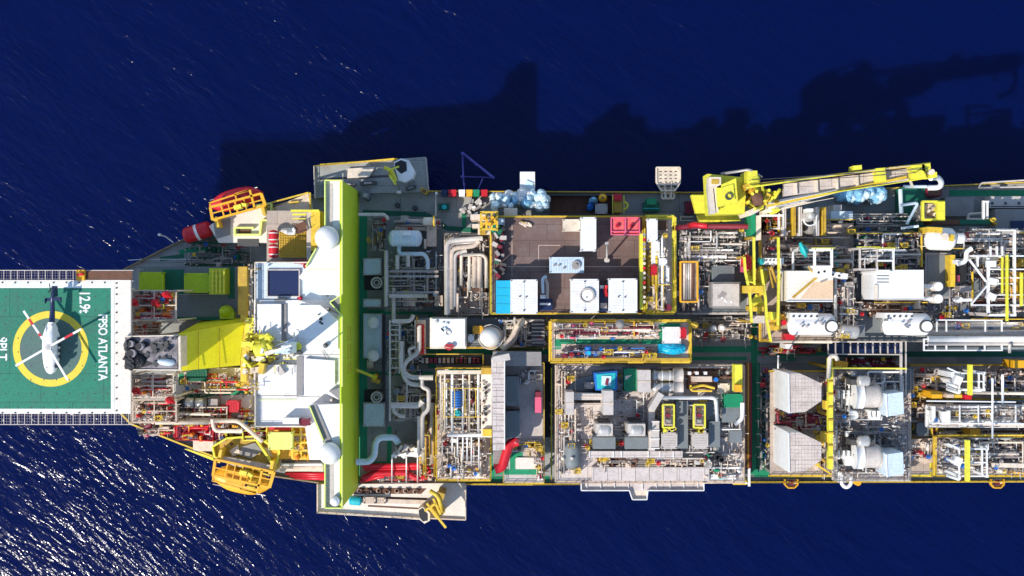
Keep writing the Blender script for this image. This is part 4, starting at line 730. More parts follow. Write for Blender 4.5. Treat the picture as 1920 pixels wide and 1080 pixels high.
# yellow framed pipe module
t=module('yellow_frame_module','long yellow framed module with a green walkway and rows of valves',1032,602,1294,678,33,'beige','yellow',ew=.65)
b=t.a('walkway_paint','green'); b.B(1040,636,1240,645,33,33.03); b.B(1040,645,1052,655,33,33.031); b.B(1236,606,1276,614,33,33.03); b.B(1236,614,1243,640,33,33.032)
clut(t,1040,606,1232,634,33,2,22,26,70,['cream','beige','white','maroon'],['white','cream','beige','pink'],(.06,.15)); clut(t,1048,650,1235,670,33,2,12,30,71,['silver','dgrey','steel','blue'],['dgrey','black','steel','navy','lgrey','maroon'],(.06,.15))
t.a('beam','ochre').beam(1036,674,1292,674,34.3,5,.6); b=t.a('cross_beam','amber'); b.beam(1189,604,1189,632,35,2.5,.4); b.beam(1134,604,1134,634,34.9,1.6,.3)
t=T('tarp_cover','bright cyan tarpaulin cover at the right end of the yellow framed module','tarpaulin'); t.a('tarp','cyantarp').E(1260,653,33.4,27,12,1.8,n=22,m=8,cut=0,lump=.12,seed=3); t.a('tarp','cyantarp').B(1234,645,1284,662,33,34)
t=T('blue_pump','small bright blue pump in the lower valve row of the yellow framed module','pump'); t.a('body','blue').HV(1103,648,1103,668,34.5,.7); t.a('motor','cyan').C(1104,662,4,33,35.6)
container(1243,614,1276,643,33,34.6,'white','white tray table above the cyan tarpaulin','table','table')
container(1277,615,1286,634,33,36,'red','narrow red cabinet at the right end of the yellow framed module','cabinet','cabinet')
t=T('dark_dome','grey half dome standing at the upper edge of the yellow framed module','dome'); t.a('dome','grey').E(1163,608,36,9,9,1.4,cut=0); t.a('base','beige').C(1163,608,8,33,36)
t=T('caged_ladder','yellow caged ladder coil outside the right end of the yellow framed module','ladder'); [t.a('hoop','ochre').ring(1303,610,8-i,1,28+i*2,28.3+i*2,12) for i in range(4)]; t.a('side','yellow').T([(1296,606),(1308,612)],35,.2)
t=T('pump_row','row of dim pumps and two pale discs on the shaded deck below the grey box','pumps'); clut(t,1300,596,1410,640,22,2,22,26,73,['steel','beige','lgrey','cream'],['steel','beige','rust','cream','grey'],(.06,.15))
for x,y,lab in ((1338,616,'dim pale round cover, left of the pair on the shaded deck'),(1354,615,'brighter pale round cover, right of the pair on the shaded deck')):
    t=T('round_vent',lab,'cover'); t.a('cover','lgrey').C(x,y,7,20,26); t.a('lid','white').C(x,y,4.5,26,26.3)
# shaded pipe deck right of lime wall (upper)
t=T('shaded_pipe_deck','shaded grey pipe deck between the lime wall and the brown laydown deck','pipes'); t.a('floor','slate').B(722,408,828,584,22,22.3); clut(t,690,406,722,470,21,2,10,12,80,['steel','ochre','rust','cream'],['ochre','steel','grey'],(.06,.14)); clut(t,724,470,826,580,22.3,3,34,22,81,['lgrey','silver','steel','lgrey','paleblue'],['steel','slate','grey','paleblue'],(.08,.22)); clut(t,740,408,826,430,22.3,2,10,10,82,['steel','beige'],['beige','steel','cream'])
for i,pts in enumerate(([(748,462),(748,476),(795,476),(802,486),(802,505)],[(738,540),(738,600)],[(724,470),(724,575)],[(730,555),(800,555)],[(745,478),(745,505)],[(765,478),(765,500)])): t.a('pipe','paleblue' if i<1 else 'lgrey').T(pts,27+i*.3,.4)
[t.a('walkway_beam','steel').beam(728,y,822,y,26.4,4,.4) for y in (509,518,548)]
t=T('header_tank','pale blue white rounded rectangular tank on the shaded pipe deck','tank'); b=t.a('shell','paleblue'); b.HV(728,447,792,447,27,1.55); t.a('top_box','white').B(753,434,771,441,27,29.5); b=t.a('saddle','steel'); b.B(738,436,744,458,22.3,27); b.B(776,436,782,458,22.3,27); t.a('weld_band','white').bands(730,447,790,447,27,1.58,4,.15)
t=T('beige_box_row','row of beige rusty boxes beneath the silver pipes of the shaded deck','boxes'); [t.a('box',m).B(a,554,b_,574,22.3,25) for a,b_,m in ((728,752,'slate'),(756,778,'beige'),(798,812,'rust'),(815,830,'beige'))]
t=T('cream_winch','cream and yellow winch above the silver heat pipes','winch'); t.a('drum','cream').HV(792,415,818,415,26,.8); t.a('flange','yellow').tube3([W(812,415,26),W(815,415,26)],1.1,14); t.a('leg','beige').B(800,420,818,462,22.3,25); t.a('leg','beige').B(795,448,799,466,22.3,26)
t=module('silver_pipe_module','module of thick silver pipes looping round a cream pipe grid, left of the brown deck',834,438,916,590,27,'warmdeck','beige',railm='beige',ew=.2)
for pts,r,m in (([(838,590),(838,452),(905,447)],.5,'lgrey'),([(847,580),(847,466),(890,461),(898,452)],.45,'beige'),([(853,575),(853,475),(875,470)],.35,'lgrey'),([(843,588),(843,458),(900,454)],.22,'steel'),([(858,585),(858,550)],.25,'beige'),([(842,500),(842,588)],.35,'steel'),([(865,475),(865,535)],.3,'cream'),([(862,478),(912,478),(912,540)],.35,'cream'),([(880,480),(880,545)],.3,'cream'),([(890,482),(890,540)],.5,'beige'),([(899,482),(899,540)],.5,'beige')): t.a('pipe',m).T(pts,31,r,10,1.2)
b=t.a('tube_bundle','rust'); b.B(862,482,878,538,27,29); b.B(868,540,910,546,27,30); clut(t,836,440,914,588,27,3,20,22,84,['lgrey','beige','steel','cream','rust'],['rust','beige','grey','steel'],(.07,.2)); clut(t,862,480,912,540,28,2,8,14,85,['cream','beige'],['cream','rust','maroon','beige'],(.06,.12))
# lower left pipe deck
t=T('ladder_pipe_rack','tall pale pipe rack like a ladder right of the white disc panel','pipe rack'); b=t.a('frame','lgrey'); b.beam(731,600,731,790,29,3.2,.6); b.beam(749,600,749,700,29,3.2,.6); [b.beam(731,y,749,y,28.9,2,.4) for y in (603,610,618,628,640,655,672,690)]
for pts,r in (([(735,602),(770,602),(775,590)],.4),([(752,640),(752,692),(768,708),(812,708)],.5),([(786,610),(786,660),(760,678),(754,700),(766,720),(790,722)],.45),([(770,668),(765,655),(780,650)],.3),([(733,760),(785,760),(792,752)],.6),([(738,762),(738,772),(750,780),(760,780)],.35),([(791,712),(791,726),(804,730),(804,768),(792,778),(792,840)],.42),([(785,780),(785,850)],.3),([(763,715),(763,760)],.12)): t.a('pipe','lgrey').T(pts,29.5,r,8,1)
clut(t,726,600,790,700,22,4,22,18,90,['steel','slate','lgrey','paleblue'],['navy','slate','dgrey','steel'],(.07,.18)); clut(t,730,720,800,790,22,3,12,12,91,['beige','steel','lgrey'],['rust','beige','grey','steel'],(.08,.2)); t.a('tank','slate').C(743,734,6,22,27)
t=T('bent_vent_pipe','thick pale pipe bent like an S at the foot of the lime wall','pipe'); t.a('run','paleblue').T([(668,866),(692,866),(702,855),(704,830),(712,820),(740,820),(747,832)],28,.62,12,1.5); t.a('support','grey').cols([(704,840),(735,820)],20,28,.3)
t=T('bent_vent_pipe','thin pale pipe crossing the upper end of the lime wall','pipe'); t.a('run','lgrey').T([(672,402),(722,402),(728,412)],30,.3); t.a('support','grey').cols([(715,402)],20,30,.3)
t=T('wrapped_gear','spread of white crumpled sheets above the red hose deck','sheets'); R=random.Random(14); t.a('sheet','white').R(768,852,55,8,.04,22,24); [t.a('sheet',R.choice(['white','white','cream','lgrey'])).R(735+R.random()*80,838+R.random()*18,6+R.random()*12,3+R.random()*6,R.random()*3,22,24+R.random()*2) for i in range(26)]
t=T('fire_hose_deck','red looping fire main on a pale deck beside the foot of the lime wall','fire main'); t.a('floor','beige').B(676,870,812,906,20.03,20.4); 
for pts,r in (([(680,874),(800,872)],.5),([(684,880),(786,878)],.35),([(680,898),(700,888),(760,886),(782,898),(800,894),(806,880)],.62),([(676,902),(720,892)],.4),([(795,872),(806,880),(806,900)],.4)): t.a('pipe','red').T(pts,22,r,8,1)
t.a('patch','cream').R(772,882,34,8,.1,20.4,20.8); clut(t,690,890,805,905,20.4,1,5,12,95,['cream','white','red'],['cream','maroon','steel','white'],(.06,.12)); [t.a('post','white').T([(x,852),(x,905)],23,.14) for x in (735,762,783)]
t=T('yellow_pallet','small amber pallet box right of the red fire main','box'); t.a('box','amber').B(786,856,812,870,21,24); t.a('lid','ochre').B(788,858,810,868,24,24.2)
t=T('insulated_pipe_stack','mottled cream and brown insulated pipes in the middle of the lower left deck','pipes'); [t.a('pipe',m).T([(x,755),(x,870)],25+i*.3,r) for i,(x,m,r) in enumerate(((795,'cream',.5),(803,'rust',.5),(811,'beige',.6),(818,'ochre',.4)))]; clut(t,786,740,822,900,22,4,14,26,96,['cream','beige','ochre','rust'],['cream','beige','ochre','rust'],(.1,.3))
# ================================================================== LOWER ROW
t=module('pump_module','sunlit cream pump module with long upright pipes and a blue pump',818,690,920,900,27,'beige','yellow',ew=.25)
t.a('walkway_paint','green').B(840,692,905,702,27.0,27.03)
for i,x in enumerate((826,834,848,868,880,897,908)): t.a('pipe',['cream','cream','white','white','cream','white','cream'][i]).T([(x,702),(x,812)],31,.13+.06*(i%3)); 
for i,x in enumerate((848,858,868,876,884,898)): t.a('pipe','white').T([(x,820),(x,850+i*6)],31,.15)
t.a('pipe','white').T([(838,816),(905,816)],31.6,.35); t.a('pipe','cream').T([(846,898),(846,870),(868,870),(868,898)],29,.25); t.a('header','cream').beam(820,698,912,698,31.5,7,.5)
b=t.a('frame','yellow'); b.G(832,728,912,782,32,4,1,.12,.12)
clut(t,822,704,912,812,27,2.5,30,46,100,['cream','beige','white','steel','cream'],['cream','beige','steel','rust','maroon','grey'],(.08,.22)); clut(t,822,820,912,896,27,2.5,20,36,101,['cream','white','beige','steel'],['cream','beige','rust','steel','amber','white'],(.08,.2))
t=T('blue_pump','upright bright blue pump with turquoise foot in the cream pump module','pump'); t.a('motor','blue').HV(857,732,857,765,31,.95,dome=.3); k=t.a('cooling_rib','navy'); k.bands(857,734,857,764,31,1.0,6,.12); t.a('coupling','turq').C(858,775,5.5,27,31); t.a('rail','white').T([(847,730),(847,790)],31,.18); t.a('rail','white').T([(868,730),(868,790)],31,.18)
t=T('sea_chest_row','row of long brown slats in yellow rail under the white square house','grating'); t.a('bed','black').B(786,670,905,682,22,24); R=random.Random(41); [t.a('slat',R.choice(['rust','maroon','beige','steel'])).B(790+i*8,671,795+i*8,681,24,24.6) for i in range(14)]; b=t.a('rail','yellow'); b.beam(786,664,906,664,26,1.6,.3); b.beam(906,664,906,684,26,1.6,.3)
t=T('double_vent_deck','cream narrow deck with four black round vents left of the beige tower','deck'); t.a('floor','creamdeck').B(902,702,922,820,24,33); b=t.a('vent','black'); [b.C(911,y,3.1,33,33.8,n=14) for y in (727,737,767,777)]; t.a('hatch','yellow').B(905,805,922,818,33,34); t.a('hatch','ochre').B(902,690,922,702,27,33.5)
R=random.Random(15); [t.a('fitting',R.choice(['beige','cream','lgrey'])).R(904+R.random()*6,710+R.random()*90,2+R.random()*3,2+R.random()*4,R.random(),33,33.5) for i in range(22)]
t=T('duct_tower','tall pale panelled duct tower on the lower middle deck','duct tower'); t.a('body','beigeplate').P([(921,672),(946,668),(946,843),(924,845)],27,38); b=t.a('panel_seam','lgrey'); [b.B(924,678+i*11,946,678.8+i*11,38,38.12) for i in range(15)]; b=t.a('edge','white'); b.beam(946,672,946,843,38.2,1.8,.3); t.a('cap','lgrey').R(940,672,32,12,-.2,36,38.4)
t=module('grey_module','grey module floor right of the pale duct tower',944,680,1020,905,28,'lgrey','beige',railm='yellow',ew=.2)
t.a('roof','grey').B(924,660,1015,686,24,33); t.a('cover_plate','creamdeck').B(968,858,1006,879,28,28.4); clut(t,962,826,1018,848,28,1.5,8,10,112,['cream','yellow','beige'],['cream','ochre','beige'],(.06,.14)); clut(t,1004,850,1018,902,28,1.5,4,8,110,['cream','yellow','beige','white'],['cream','yellow','beige','white'],(.06,.14)); clut(t,976,690,1015,720,28,1.5,5,5,111)
b=t.a('walkway_paint','green'); b.B(925,880,1010,890,28,28.03); b.B(956,850,966,882,28,28.034); b.B(956,848,980,860,28,28.036)
container(949,707,972,760,28,34,'slate','tall slate box, upper of the two beside the pale duct tower','equipment_box','box'); container(949,772,974,820,28,34,'slate','tall slate box, lower of the two beside the pale duct tower','equipment_box','box')
t=T('pink_cabinet','bright pink cabinet with a dark red top on the grey module','cabinet'); t.a('body','pink').B(1003,745,1015,774,28,31); t.a('top','maroon').B(1004,735,1014,745,28,31.5)
t=T('red_fire_pipe','thick crimson pipe sweeping down from the pale duct tower','pipe'); t.a('run','red').T([(971,827),(955,832),(948,855),(942,876),(928,880)],33,.9,12,2.5); t.a('flange','maroon').C(970,827,4,32,34)
container(925,845,945,872,24,31,'steel','dark grey box under the crimson pipe','box','box')
t=T('stair_gap','dark narrow trench with yellow posts between the grey module and the big grey roof','trench'); t.a('floor','black').B(1019,680,1034,820,20.05,21); [t.a('beam','ylime').T([(x,690),(x,900)],26,.12) for x in (1020,1034)]; t.a('rib','lgrey').cols([(1034,760+i*22) for i in range(6)],20,26,.4)
# big grey-beige plant module
t=module('plant_module','broad pale plant module with grey ducts and its edge at the lower rail',1042,684,1394,904,30,'beigeplate','beige',railm='beige',ew=.3)
b=t.a('service_trench','rust'); b.B(1120,860,1330,872,30,30.05); b=t.a('cover_plate','beigeplate'); b.B(1110,876,1330,902,30,31.5); b=t.a('panel_seam','lgrey'); [b.B(1112+i*26,876,1113+i*26,902,31.5,31.62) for i in range(9)]; b=t.a('cover_plate','beigeplate'); b.B(1105,846,1280,858,30,33); k=t.a('gusset','white'); [k.B(x,846,x+1.5,858,33,33.2) for x in (1105,1150,1165,1215,1237,1262)]
clut(t,1112,858,1330,874,30,1.8,14,30,120,['beige','lgrey','cream','rust'],['beige','rust','lgrey','dgrey'],(.07,.16)); clut(t,1046,690,1085,890,30,2,26,34,121,['beige','lgrey','cream','grey'],['beige','lgrey','grey','cream','steel'],(.06,.16)); clut(t,1220,690,1390,715,30,1.5,10,16,122,['beige','lgrey','rust','yellow'],['rust','steel','lgrey','beige']); clut(t,1230,745,1390,850,30,2,16,22,123,['lgrey','white','silver'],['grey','lgrey','slate'],(.06,.15)); clut(t,1320,850,1392,896,30,1.5,8,14,124,['lgrey','cream','white'],['white','cream','green','black'],(.06,.15)); clut(t,1090,700,1230,850,30,.8,8,26,125,['lgrey','beige','white'],['lgrey','beige','cream','grey'],(.05,.12))
t=T('balcony','pale panelled balcony with a square bump over the lower rail','balcony'); t.a('floor','beigeplate').B(1090,903,1320,920,27,30); t.a('floor','cream',label='square bump').P([(1180,920),(1214,920),(1212,936),(1186,936)],27,30); b=t.a('rim','white'); [b.beam(*q,30.9+.004*i,1.6,.9) for i,q in enumerate(((1090,920,1180,920),(1180,920,1186,937),(1186,937,1213,937),(1213,937,1215,920),(1215,920,1320,920),(1320,905,1320,920),(1090,905,1090,920)))]; k=t.a('rib','white'); [k.B(x,904,x+1.2,919,30,30.3) for x in range(1100,1318,26)]
def duct(label,boxes,m='lgrey',z=38):
    t=T('air_duct',label,'duct')
    for i,q in enumerate(boxes):
        if len(q)==4: t.a('duct_section',m).B(*q,30,z-.02*i)
        else: t.a('duct_section',m).beam(*q[:4],z-.02*i,q[4],1.6)
        f=t.a('flange','beige'); x0,y0,x1,y1=q[:4]
        if len(q)==4: f.B(x0-.6,(y0+y1)/2-1,x1+.6,(y0+y1)/2+1,z-1,z+.1)
    return t
duct('tall pale duct column left of the turquoise box base',[(1061,735,1076,778)])
duct('tall pale duct column below the turquoise box',[(1131,733,1150,778)],z=40)
duct('pale bridging duct between the two duct columns',[(1074,738,1135,750)],z=36); duct('second thinner bridging duct between the columns',[(1074,756,1135,763)],z=34)
duct('large pale duct column left of the twin silver tubes',[(1196,694,1220,736)],z=36)
t=T('bent_duct','angled pale duct leading down beside the yellow framed fans','duct'); t.a('section','lgrey').beam(1240,738,1222,768,36,12,3); t.a('section','lgrey').B(1222,790,1236,842,30,35); t.a('section','lgrey').B(1216,765,1228,845,30,34); k=t.a('flange','white'); [k.B(1221,y,1237,y+1.5,34,35.2) for y in (790,806,822,840)]
for i,y in enumerate((704,727)):
    t=T('silver_tube','%s of the two long pale tubes beside the large duct column'%('upper','lower')[i],'exhaust tube'); t.a('tube','silver').HV(1220,y,1272,y,33,.95); t.a('end_drum','lgrey').tube3([W(1262,y,33),W(1280,y,33)],1.35,18); [t.a('clamp','white').tube3([W(q,y,33),W(q+2,y,33)],1.05,16) for q in (1226,1240,1254)]
for i,(x0,x1) in enumerate(((1112,1154),(1172,1215))):
    t=T('filter_house','%s of the two slate filter houses with a pale curved hood'%('left','right')[i],'filter house'); t.a('base','slate').B(x0,820,x1,842,30,34); t.a('hood','lgrey').B(x0+5,795,x1-5,818,30,37); h=t.a('hood_top','silver'); h.HV((x0+8),806,(x1-8),806,36.4,1.1); t.a('intake','dgrey').B(x0+10,790,x1-10,795,30,35); [t.a('corner_post','dgrey').C(x,818,2,30,37.5) for x in (x0+3,x1-3)]
for i,x in enumerate((1243,1301)):
    t=T('fan_unit','%s yellow framed fan unit with a tan core on the pale plant module'%('left','right')[i],'fan unit'); t.a('core','beige').B(x+3,762,x+18,798,30,35); b=t.a('frame','ylime'); [b.beam(*q,36.5+.004*j,2.8,.6) for j,q in enumerate(((x,759,x+21,759),(x,802,x+21,802),(x,759,x,802),(x+21,759,x+21,802)))]; R=random.Random(i); [t.a('machinery',R.choice(['ylime','yellow','cream'])).R(x+2+R.random()*20,800+R.random()*10,3+R.random()*6,3+R.random()*4,R.random()*3,30,35) for _ in range(8)]; [t.a('motor',['rust','maroon','steel'][j]).R(x+10,768+j*11,9,6,.1*j,35,36) for j in range(3)]
    container(x-2,812,x+26,841,30,35,'lgrey','%s pale grey plenum box directly below a yellow framed fan unit'%('left','right')[i],'plenum_box','box')
t=T('painted_shade_slab','broad slate slabs painting shade between the two yellow framed fan units','plenum'); t.a('slab','slate').B(1268,752,1290,841,30,33); t.a('slab','slate').B(1329,790,1350,838,30,33); t.a('slab','slate').B(1320,752,1340,788,30,32); t.a('pipe','white').T([(1238,746),(1342,746),(1345,790)],35,.35)  # slate slabs stand in for shade on the beige plate
t=T('slate_shade','slate slabs painting shade at the right edge of the pale plant module','cover'); t.a('cover','slate').B(1354,764,1390,792,30,33); t.a('cover','slate').B(1368,808,1391,830,30,32.5); t.a('edge','white').T([(1392,755),(1392,785),(1378,796)],34,.4)  # slate colour here paints shade on the module, edge pipe is real
t=T('rounded_shade','upright rounded slate form painting shade at the lower left of the pale module','vessel'); t.a('shell','slate').HV(1073,825,1073,880,31.5,1.6,dome=1); t.a('nozzle','lgrey').C(1072,860,3,31,33.6)  # rounded slate shell paints a dark shade area
t=T('turquoise_tank','turquoise box with a pale blue top and dark blue rim','tank'); b=t.a('body','blue').P([(1114,700),(1157,696),(1157,732),(1117,732)],30,36); t.a('top','turq').P([(1118,702),(1154,699),(1153,729),(1120,729)],36,36.2); k=t.a('top_plate','tarp'); k.R(1137,714,18,18,.05,36.2,36.4); t.a('figure_mark','maroon').R(1138,716,5,12,.2,36.4,36.6)
t=T('painted_duct_shade','slate curved plinth beneath and left of the turquoise box','shadow'); t.a('shadow','slate').P([(1064,728),(1082,710),(1112,704),(1112,733),(1070,733)],30,32); container(1097,718,1113,728,32,33.5,'beige','small tan box on the slate plinth left of the turquoise box','box','box')  # slate prism paints the shade falling left of the turquoise box
container(1171,692,1193,733,30,34,'green','tall bright green container with a torn pale patch','container','container',extra=lambda t:t.a('patch','cream').P([(1172,705),(1185,703),(1173,713)],34.02,34.1))
container(1359,740,1392,763,30,34,'green','bright green wide container at the right edge of the pale module','container','container')
container(1347,720,1367,737,30,33,'cream','peach coloured crate above the wide green container','crate','crate')
t=T('yellow_hoist_beam','bright yellow hoist beam at the top right corner of the pale module','hoist beam'); t.a('beam','ylime').B(1378,684,1392,735,33,36); t.a('trolley','amber').B(1379,722,1391,735,36,37.5)
t=T('blue_valve_skid','rusty skid with small blue machine near the top right of the pale module','skid'); t.a('bed','rust').B(1290,696,1345,730,30,32); t.a('machine','blue').C(1343,712,4,32,34); t.a('panel','beige').B(1298,706,1335,716,32,34); b=t.a('frame','yellow'); b.T([(1293,728),(1318,722),(1340,728)],34,.25); b.T([(1295,722),(1296,733),(1335,733)],34,.2); [t.a('square_cap','white').B(x,697,x+6,703,32,33.5) for x in (1290,1304,1320)]
t=T('black_reel','black hose reel near the lower edge of the pale module','hose reel'); t.a('reel','black').ring(1346,858,8,4,30,33,18); t.a('hose','black').ring(1353,862,6,2.5,31,33.4,16); t.a('cone','white').C(1331,864,1,30,33,4)
t=T('green_sheet','white and green sheet lying by the lower rail of the pale module','sheet'); t.a('sheet','white').B(1325,890,1380,899,30,30.9); t.a('patch','turq').B(1348,890,1362,898,30.9,31)
t=T('gantry','white and yellow post frame at the lower right corner of the pale module','frame'); b=t.a('frame','white'); b.beam(1405,878,1405,912,26,4,.6); b.beam(1362,903,1402,906,26,2,.4); t.a('deck','yellow').B(1375,897,1400,909,22,25)
# ================================================================== DARK CENTRE LANE
t=T('centre_trunk_pipes','long dark brown pipe trench along the green lane right of the pale module','pipes'); [t.a('pipe',m).T([(x,680),(x,880)],22+.2*i,r) for i,(x,m,r) in enumerate(((1398,'rust',.6),(1403,'ochre',.35),(1407,'maroon',.3),(1421,'dgreen',.4)))]
# hoods
t=module('hood_module','dark deck carrying the two large pale hoods',1442,696,1560,892,26,'warmdeck','yellow',skip='w',ew=.3)
clut(t,1450,770,1555,805,26,2,16,18,130,['steel','maroon','beige'],['rust','maroon','ochre','grey']); clut(t,1530,700,1558,890,26,2,10,16,131,['beige','yellow','rust'],['rust','beige','yellow','grey']); clut(t,1420,690,1448,880,21,2,6,14,132,['lgrey','beige'],['blue','red','maroon','lgrey'])
t.a('gap_shade','dgrey').B(1455,778,1540,798,26,27)  # dark slab paints the shade between the two hoods
for i,y in enumerate((0,111)):
    t=T('exhaust_hood','%s of the two big pale faceted hoods with a grid pattern'%('upper','lower')[i],'hood','pale faceted hoods on the right half')
    t.a('shell','white').P([(1478,700+y),(1500,700+y),(1540,719+y),(1540,752+y),(1510,772+y),(1479,775+y)],25,38.8); g=t.a('grid_face','beigeplate'); g.P([(1478,700+y),(1500,700+y),(1540,719+y),(1540,752+y),(1510,772+y),(1479,775+y)],38.8,39)
    k=t.a('grid_line','beige'); 
    for q in range(1484,1538,6): yt=702+y+max(0,(q-1500))*.47; yb=774+y-max(0,(q-1508))*.68; k.B(q,yt,q+.6,yb,39,39.06)
    for q in range(704,774,7): xr=1540-max(0,(719-q))*2-max(0,(q-752))*1.5; k.B(1480,q+y,xr,q+.6+y,39,39.055)
    t.a('ridge','white').beam(1479,701+y,1480,774+y,39.3,2,.4)
t=T('yellow_service_beam','long upright yellow beam with platforms right of the pale hoods','beam'); b=t.a('beam','ylime'); b.B(1554,672,1562,880,36,37.5); b=t.a('platform','yellow'); b.B(1547,752,1556,768,34,36); b.B(1546,812,1562,830,34,37); b.beam(1528,870,1560,890,35,3,.5); t.a('leg','ochre').cols([(1558,690),(1558,780),(1558,870)],20,36,.5); [t.a('clamp','ochre').B(1553,690+i*24,1563,693+i*24,37.5,37.8) for i in range(8)]
t=T('cross_beam','thin yellow cross beam over the turbine deck','beam'); t.a('beam','ylime').T([(1556,690),(1700,691)],38,.15)
t=T('white_hook_pipe','white looped pipe hanging over the lower rail','pipe'); t.a('loop','white').T([(1578,885),(1578,908),(1587,915),(1596,908),(1596,885)],30,.38,8,1.2); [t.a('stem','white').T([(x,868),(x,905)],30,.25) for x in (1573,1585)]; t.a('disc','amber').C(1609,905,6,24,27)
# turbine deck
t=module('turbine_module','grey turbine deck with silver cylinders and square exhaust panels',1562,692,1704,900,30,'steel','lgrey',railm='lgrey',ew=.2)
clut(t,1565,696,1700,790,30,3,26,26,140,['silver','lgrey','steel','white'],['steel','slate','grey','white','silver'],(.08,.25)); clut(t,1565,790,1700,895,30,3,26,26,141,['silver','lgrey','steel','white'],['steel','slate','grey','white','dgrey'],(.08,.25))
for i,y in enumerate((0,113)):
    t=T('gas_turbine','silver turbine cylinder, %s of the pair on the grey turbine deck'%('upper','lower')[i],'turbine','silver turbines on the turbine deck'); t.a('casing','lgrey').HV(1600,742+y,1655,742+y,35,2.2); t.a('collar','white').tube3([W(1601,742+y,35),W(1616,742+y,35)],2.4,24); t.a('exhaust_flange','lgrey').tube3([W(1640,746+y,35),W(1650,746+y,35)],1.7,20); t.a('intake_duct','dgrey').B(1595,712+y,1640,722+y,30,36); t.a('intake_cap','silver').HV(1606,714+y,1632,714+y,36.5,1); t.a('rack','white').B(1585,733+y,1600,760+y,30,33); [t.a('bracket','white').B(1572+q*9,732+y,1575+q*9,748+y,30,34) for q in range(3)]
    t=T('exhaust_stack','square pale blue grey panel, %s of the pair right of the turbines'%('upper','lower')[i],'panel','square panels right of the turbines'); t.a('panel','paleblue').P([(1663,739+y),(1693,735+y),(1695,776+y),(1664,781+y)],30,39); t.a('edge','white').beam(1662,739+y,1664,782+y,39.2,1.8,.5)
t=T('loop_pipes','white pipe loops on the turbine deck between the two turbines','pipes'); [t.a('pipe','white').T([(1592,772+j*4),(1606,772+j*4),(1608,782),(1592,784)],35,.3) for j in range(2)]; [t.a('pipe','white').T([(1630+i*9,770),(1630+i*9,784),(1650,784)],34,.35) for i in range(3)]
# hanging bits left of right corner
t=T('orange_valve_tree','cluttered yellow and orange valve tree right of the turbine deck','valves'); clut(t,1672,785,1716,860,24,3,12,30,150,['yellow','ochre','amber'],['amber','yellow','ochre','green','maroon'],(.1,.2)); t.a('green_pump','green').C(1683,846,8,20,26); t.a('frame','amber').B(1685,820,1718,828,24,27)
container(1720,793,1740,816,24,29,'slate','slate box right of the yellow and orange valve tree','box','box')
t=T('beige_bay','pale bay with small red fittings at the lower right','deck'); t.a('floor','beige').P([(1700,824),(1750,822),(1752,866),(1735,870),(1702,858)],24,28); clut(t,1702,826,1748,860,28,1,6,10,151,['white','beige'],['white','maroon','cream','steel'],(.06,.12))
# far lower right racks
t=module('pipe_rack_module','dense pale pipe rack module at the lower right corner of the photo',1738,760,1960,800,32,'beigeplate','white',railm='white',ew=.3)
for i in range(8): t.a('pipe',['silver','lgrey','white','beige'][i%4]).T([(1742+i*3,764+i*4.5),(1955,764+i*4.5)],33+.1*i,.3)
b=t.a('frame','white'); b.B(1748,762,1754,796,34,35.5); b.B(1766,772,1776,796,34,36); b.B(1776,770,1782,796,34,36.2); [b.beam(x,760,x,798,36,1.6,.4) for x in (1800,1835,1862,1905)]; b.beam(1738,752,1905,754,36.2,2.2,.4); b.beam(1750,794,1930,795,36.1,2.6,.5)
clut(t,1742,762,1930,796,33,2,14,24,160,['white','lgrey','silver'],['white','lgrey','steel','rust'],(.06,.14))
t=module('pipe_module','grey tube bank module along the lower rail at the right edge',1752,818,1960,892,30,'steel','yellow',ew=.22)
for i in range(20): t.a('tube',['steel','grey','slate','dgrey'][i%4]).T([(1790+i*8,824),(1790+i*8+(i%3),862)],31,.35)
clut(t,1756,822,1935,888,30,2.5,24,34,161,['steel','lgrey','white','cream'],['steel','grey','dgrey','white','cream'],(.06,.2)); t.a('beam','cream').beam(1860,872,1940,874,33,8,.5); t.a('beam','amber').beam(1890,885,1940,890,32,4,.5)
t=T('dark_pipe_trench','dark trench with brown pipes and an amber box between the lower right racks','trench'); t.a('floor','black').B(1745,798,1940,814,22,24); clut(t,1748,798,1935,812,24,2,10,20,162,['rust','steel','beige'],['rust','maroon','ochre','dgrey']); t.a('amber_box','amber').B(1819,804,1838,816,24,30); t.a('line','yellow').T([(1760,816),(1930,816)],33,.14)
def derrick(label,x,y0,y1,w,yb,seed,z=38):
    t=T('lifting_frame',label,'lifting frame'); b=t.a('frame','roofwhite')
    for q in ((x-w/2,y0,x+w/2,y0),(x-w/2,y1,x+w/2,y1),(x-w/2,y0,x-w/2,y1),(x+w/2,y0,x+w/2,y1),(x+w/2-9,y0,x+w/2-9,y1),(x-w/2,y0,x-w/2-22,y0-10),(x-w/2,(y0+y1)/2,x+w/2,(y0+y1)/2)): b.beam(*q,z+.01*len(b.v)/8,2.5,.4)
    b.cols([(x-w/2,y0),(x+w/2,y0),(x-w/2,y1),(x+w/2,y1)],22,z,.5); t.a('plate','roofwhite').R(x-w/2-2,(y0+y1)/2-2,14,16,.4,z-1,z+.6); t.a('crane_beam','ylime').B(yb-3,y0-16,yb+3,y1+10,z+.8,z+2)
    k=t.a('brace','roofwhite'); k.T([(x-w/2-24,y1-2),(x-w/2,y1+6),(x-w/2,y1)],z,.3); k.T([(x-w/2-24,y0+18),(x-w/2-4,y0+26)],z,.25); return t
derrick('white lifting frame with a yellow beam over the lower right rail',1825,842,893,52,1816,1); derrick('white lifting frame with a yellow beam above the lower right pipe rack',1822,700,731,46,1821,2)
b=T('white_panel_stack','white plates beside the lifting frame above the pipe rack','panels'); b.a('plate','white').R(1796,704,26,10,.1,30,37); b.a('plate','white').R(1794,716,14,8,-.2,30,37); b.a('line','white').T([(1775,722),(1800,730),(1840,732)],37,.25)
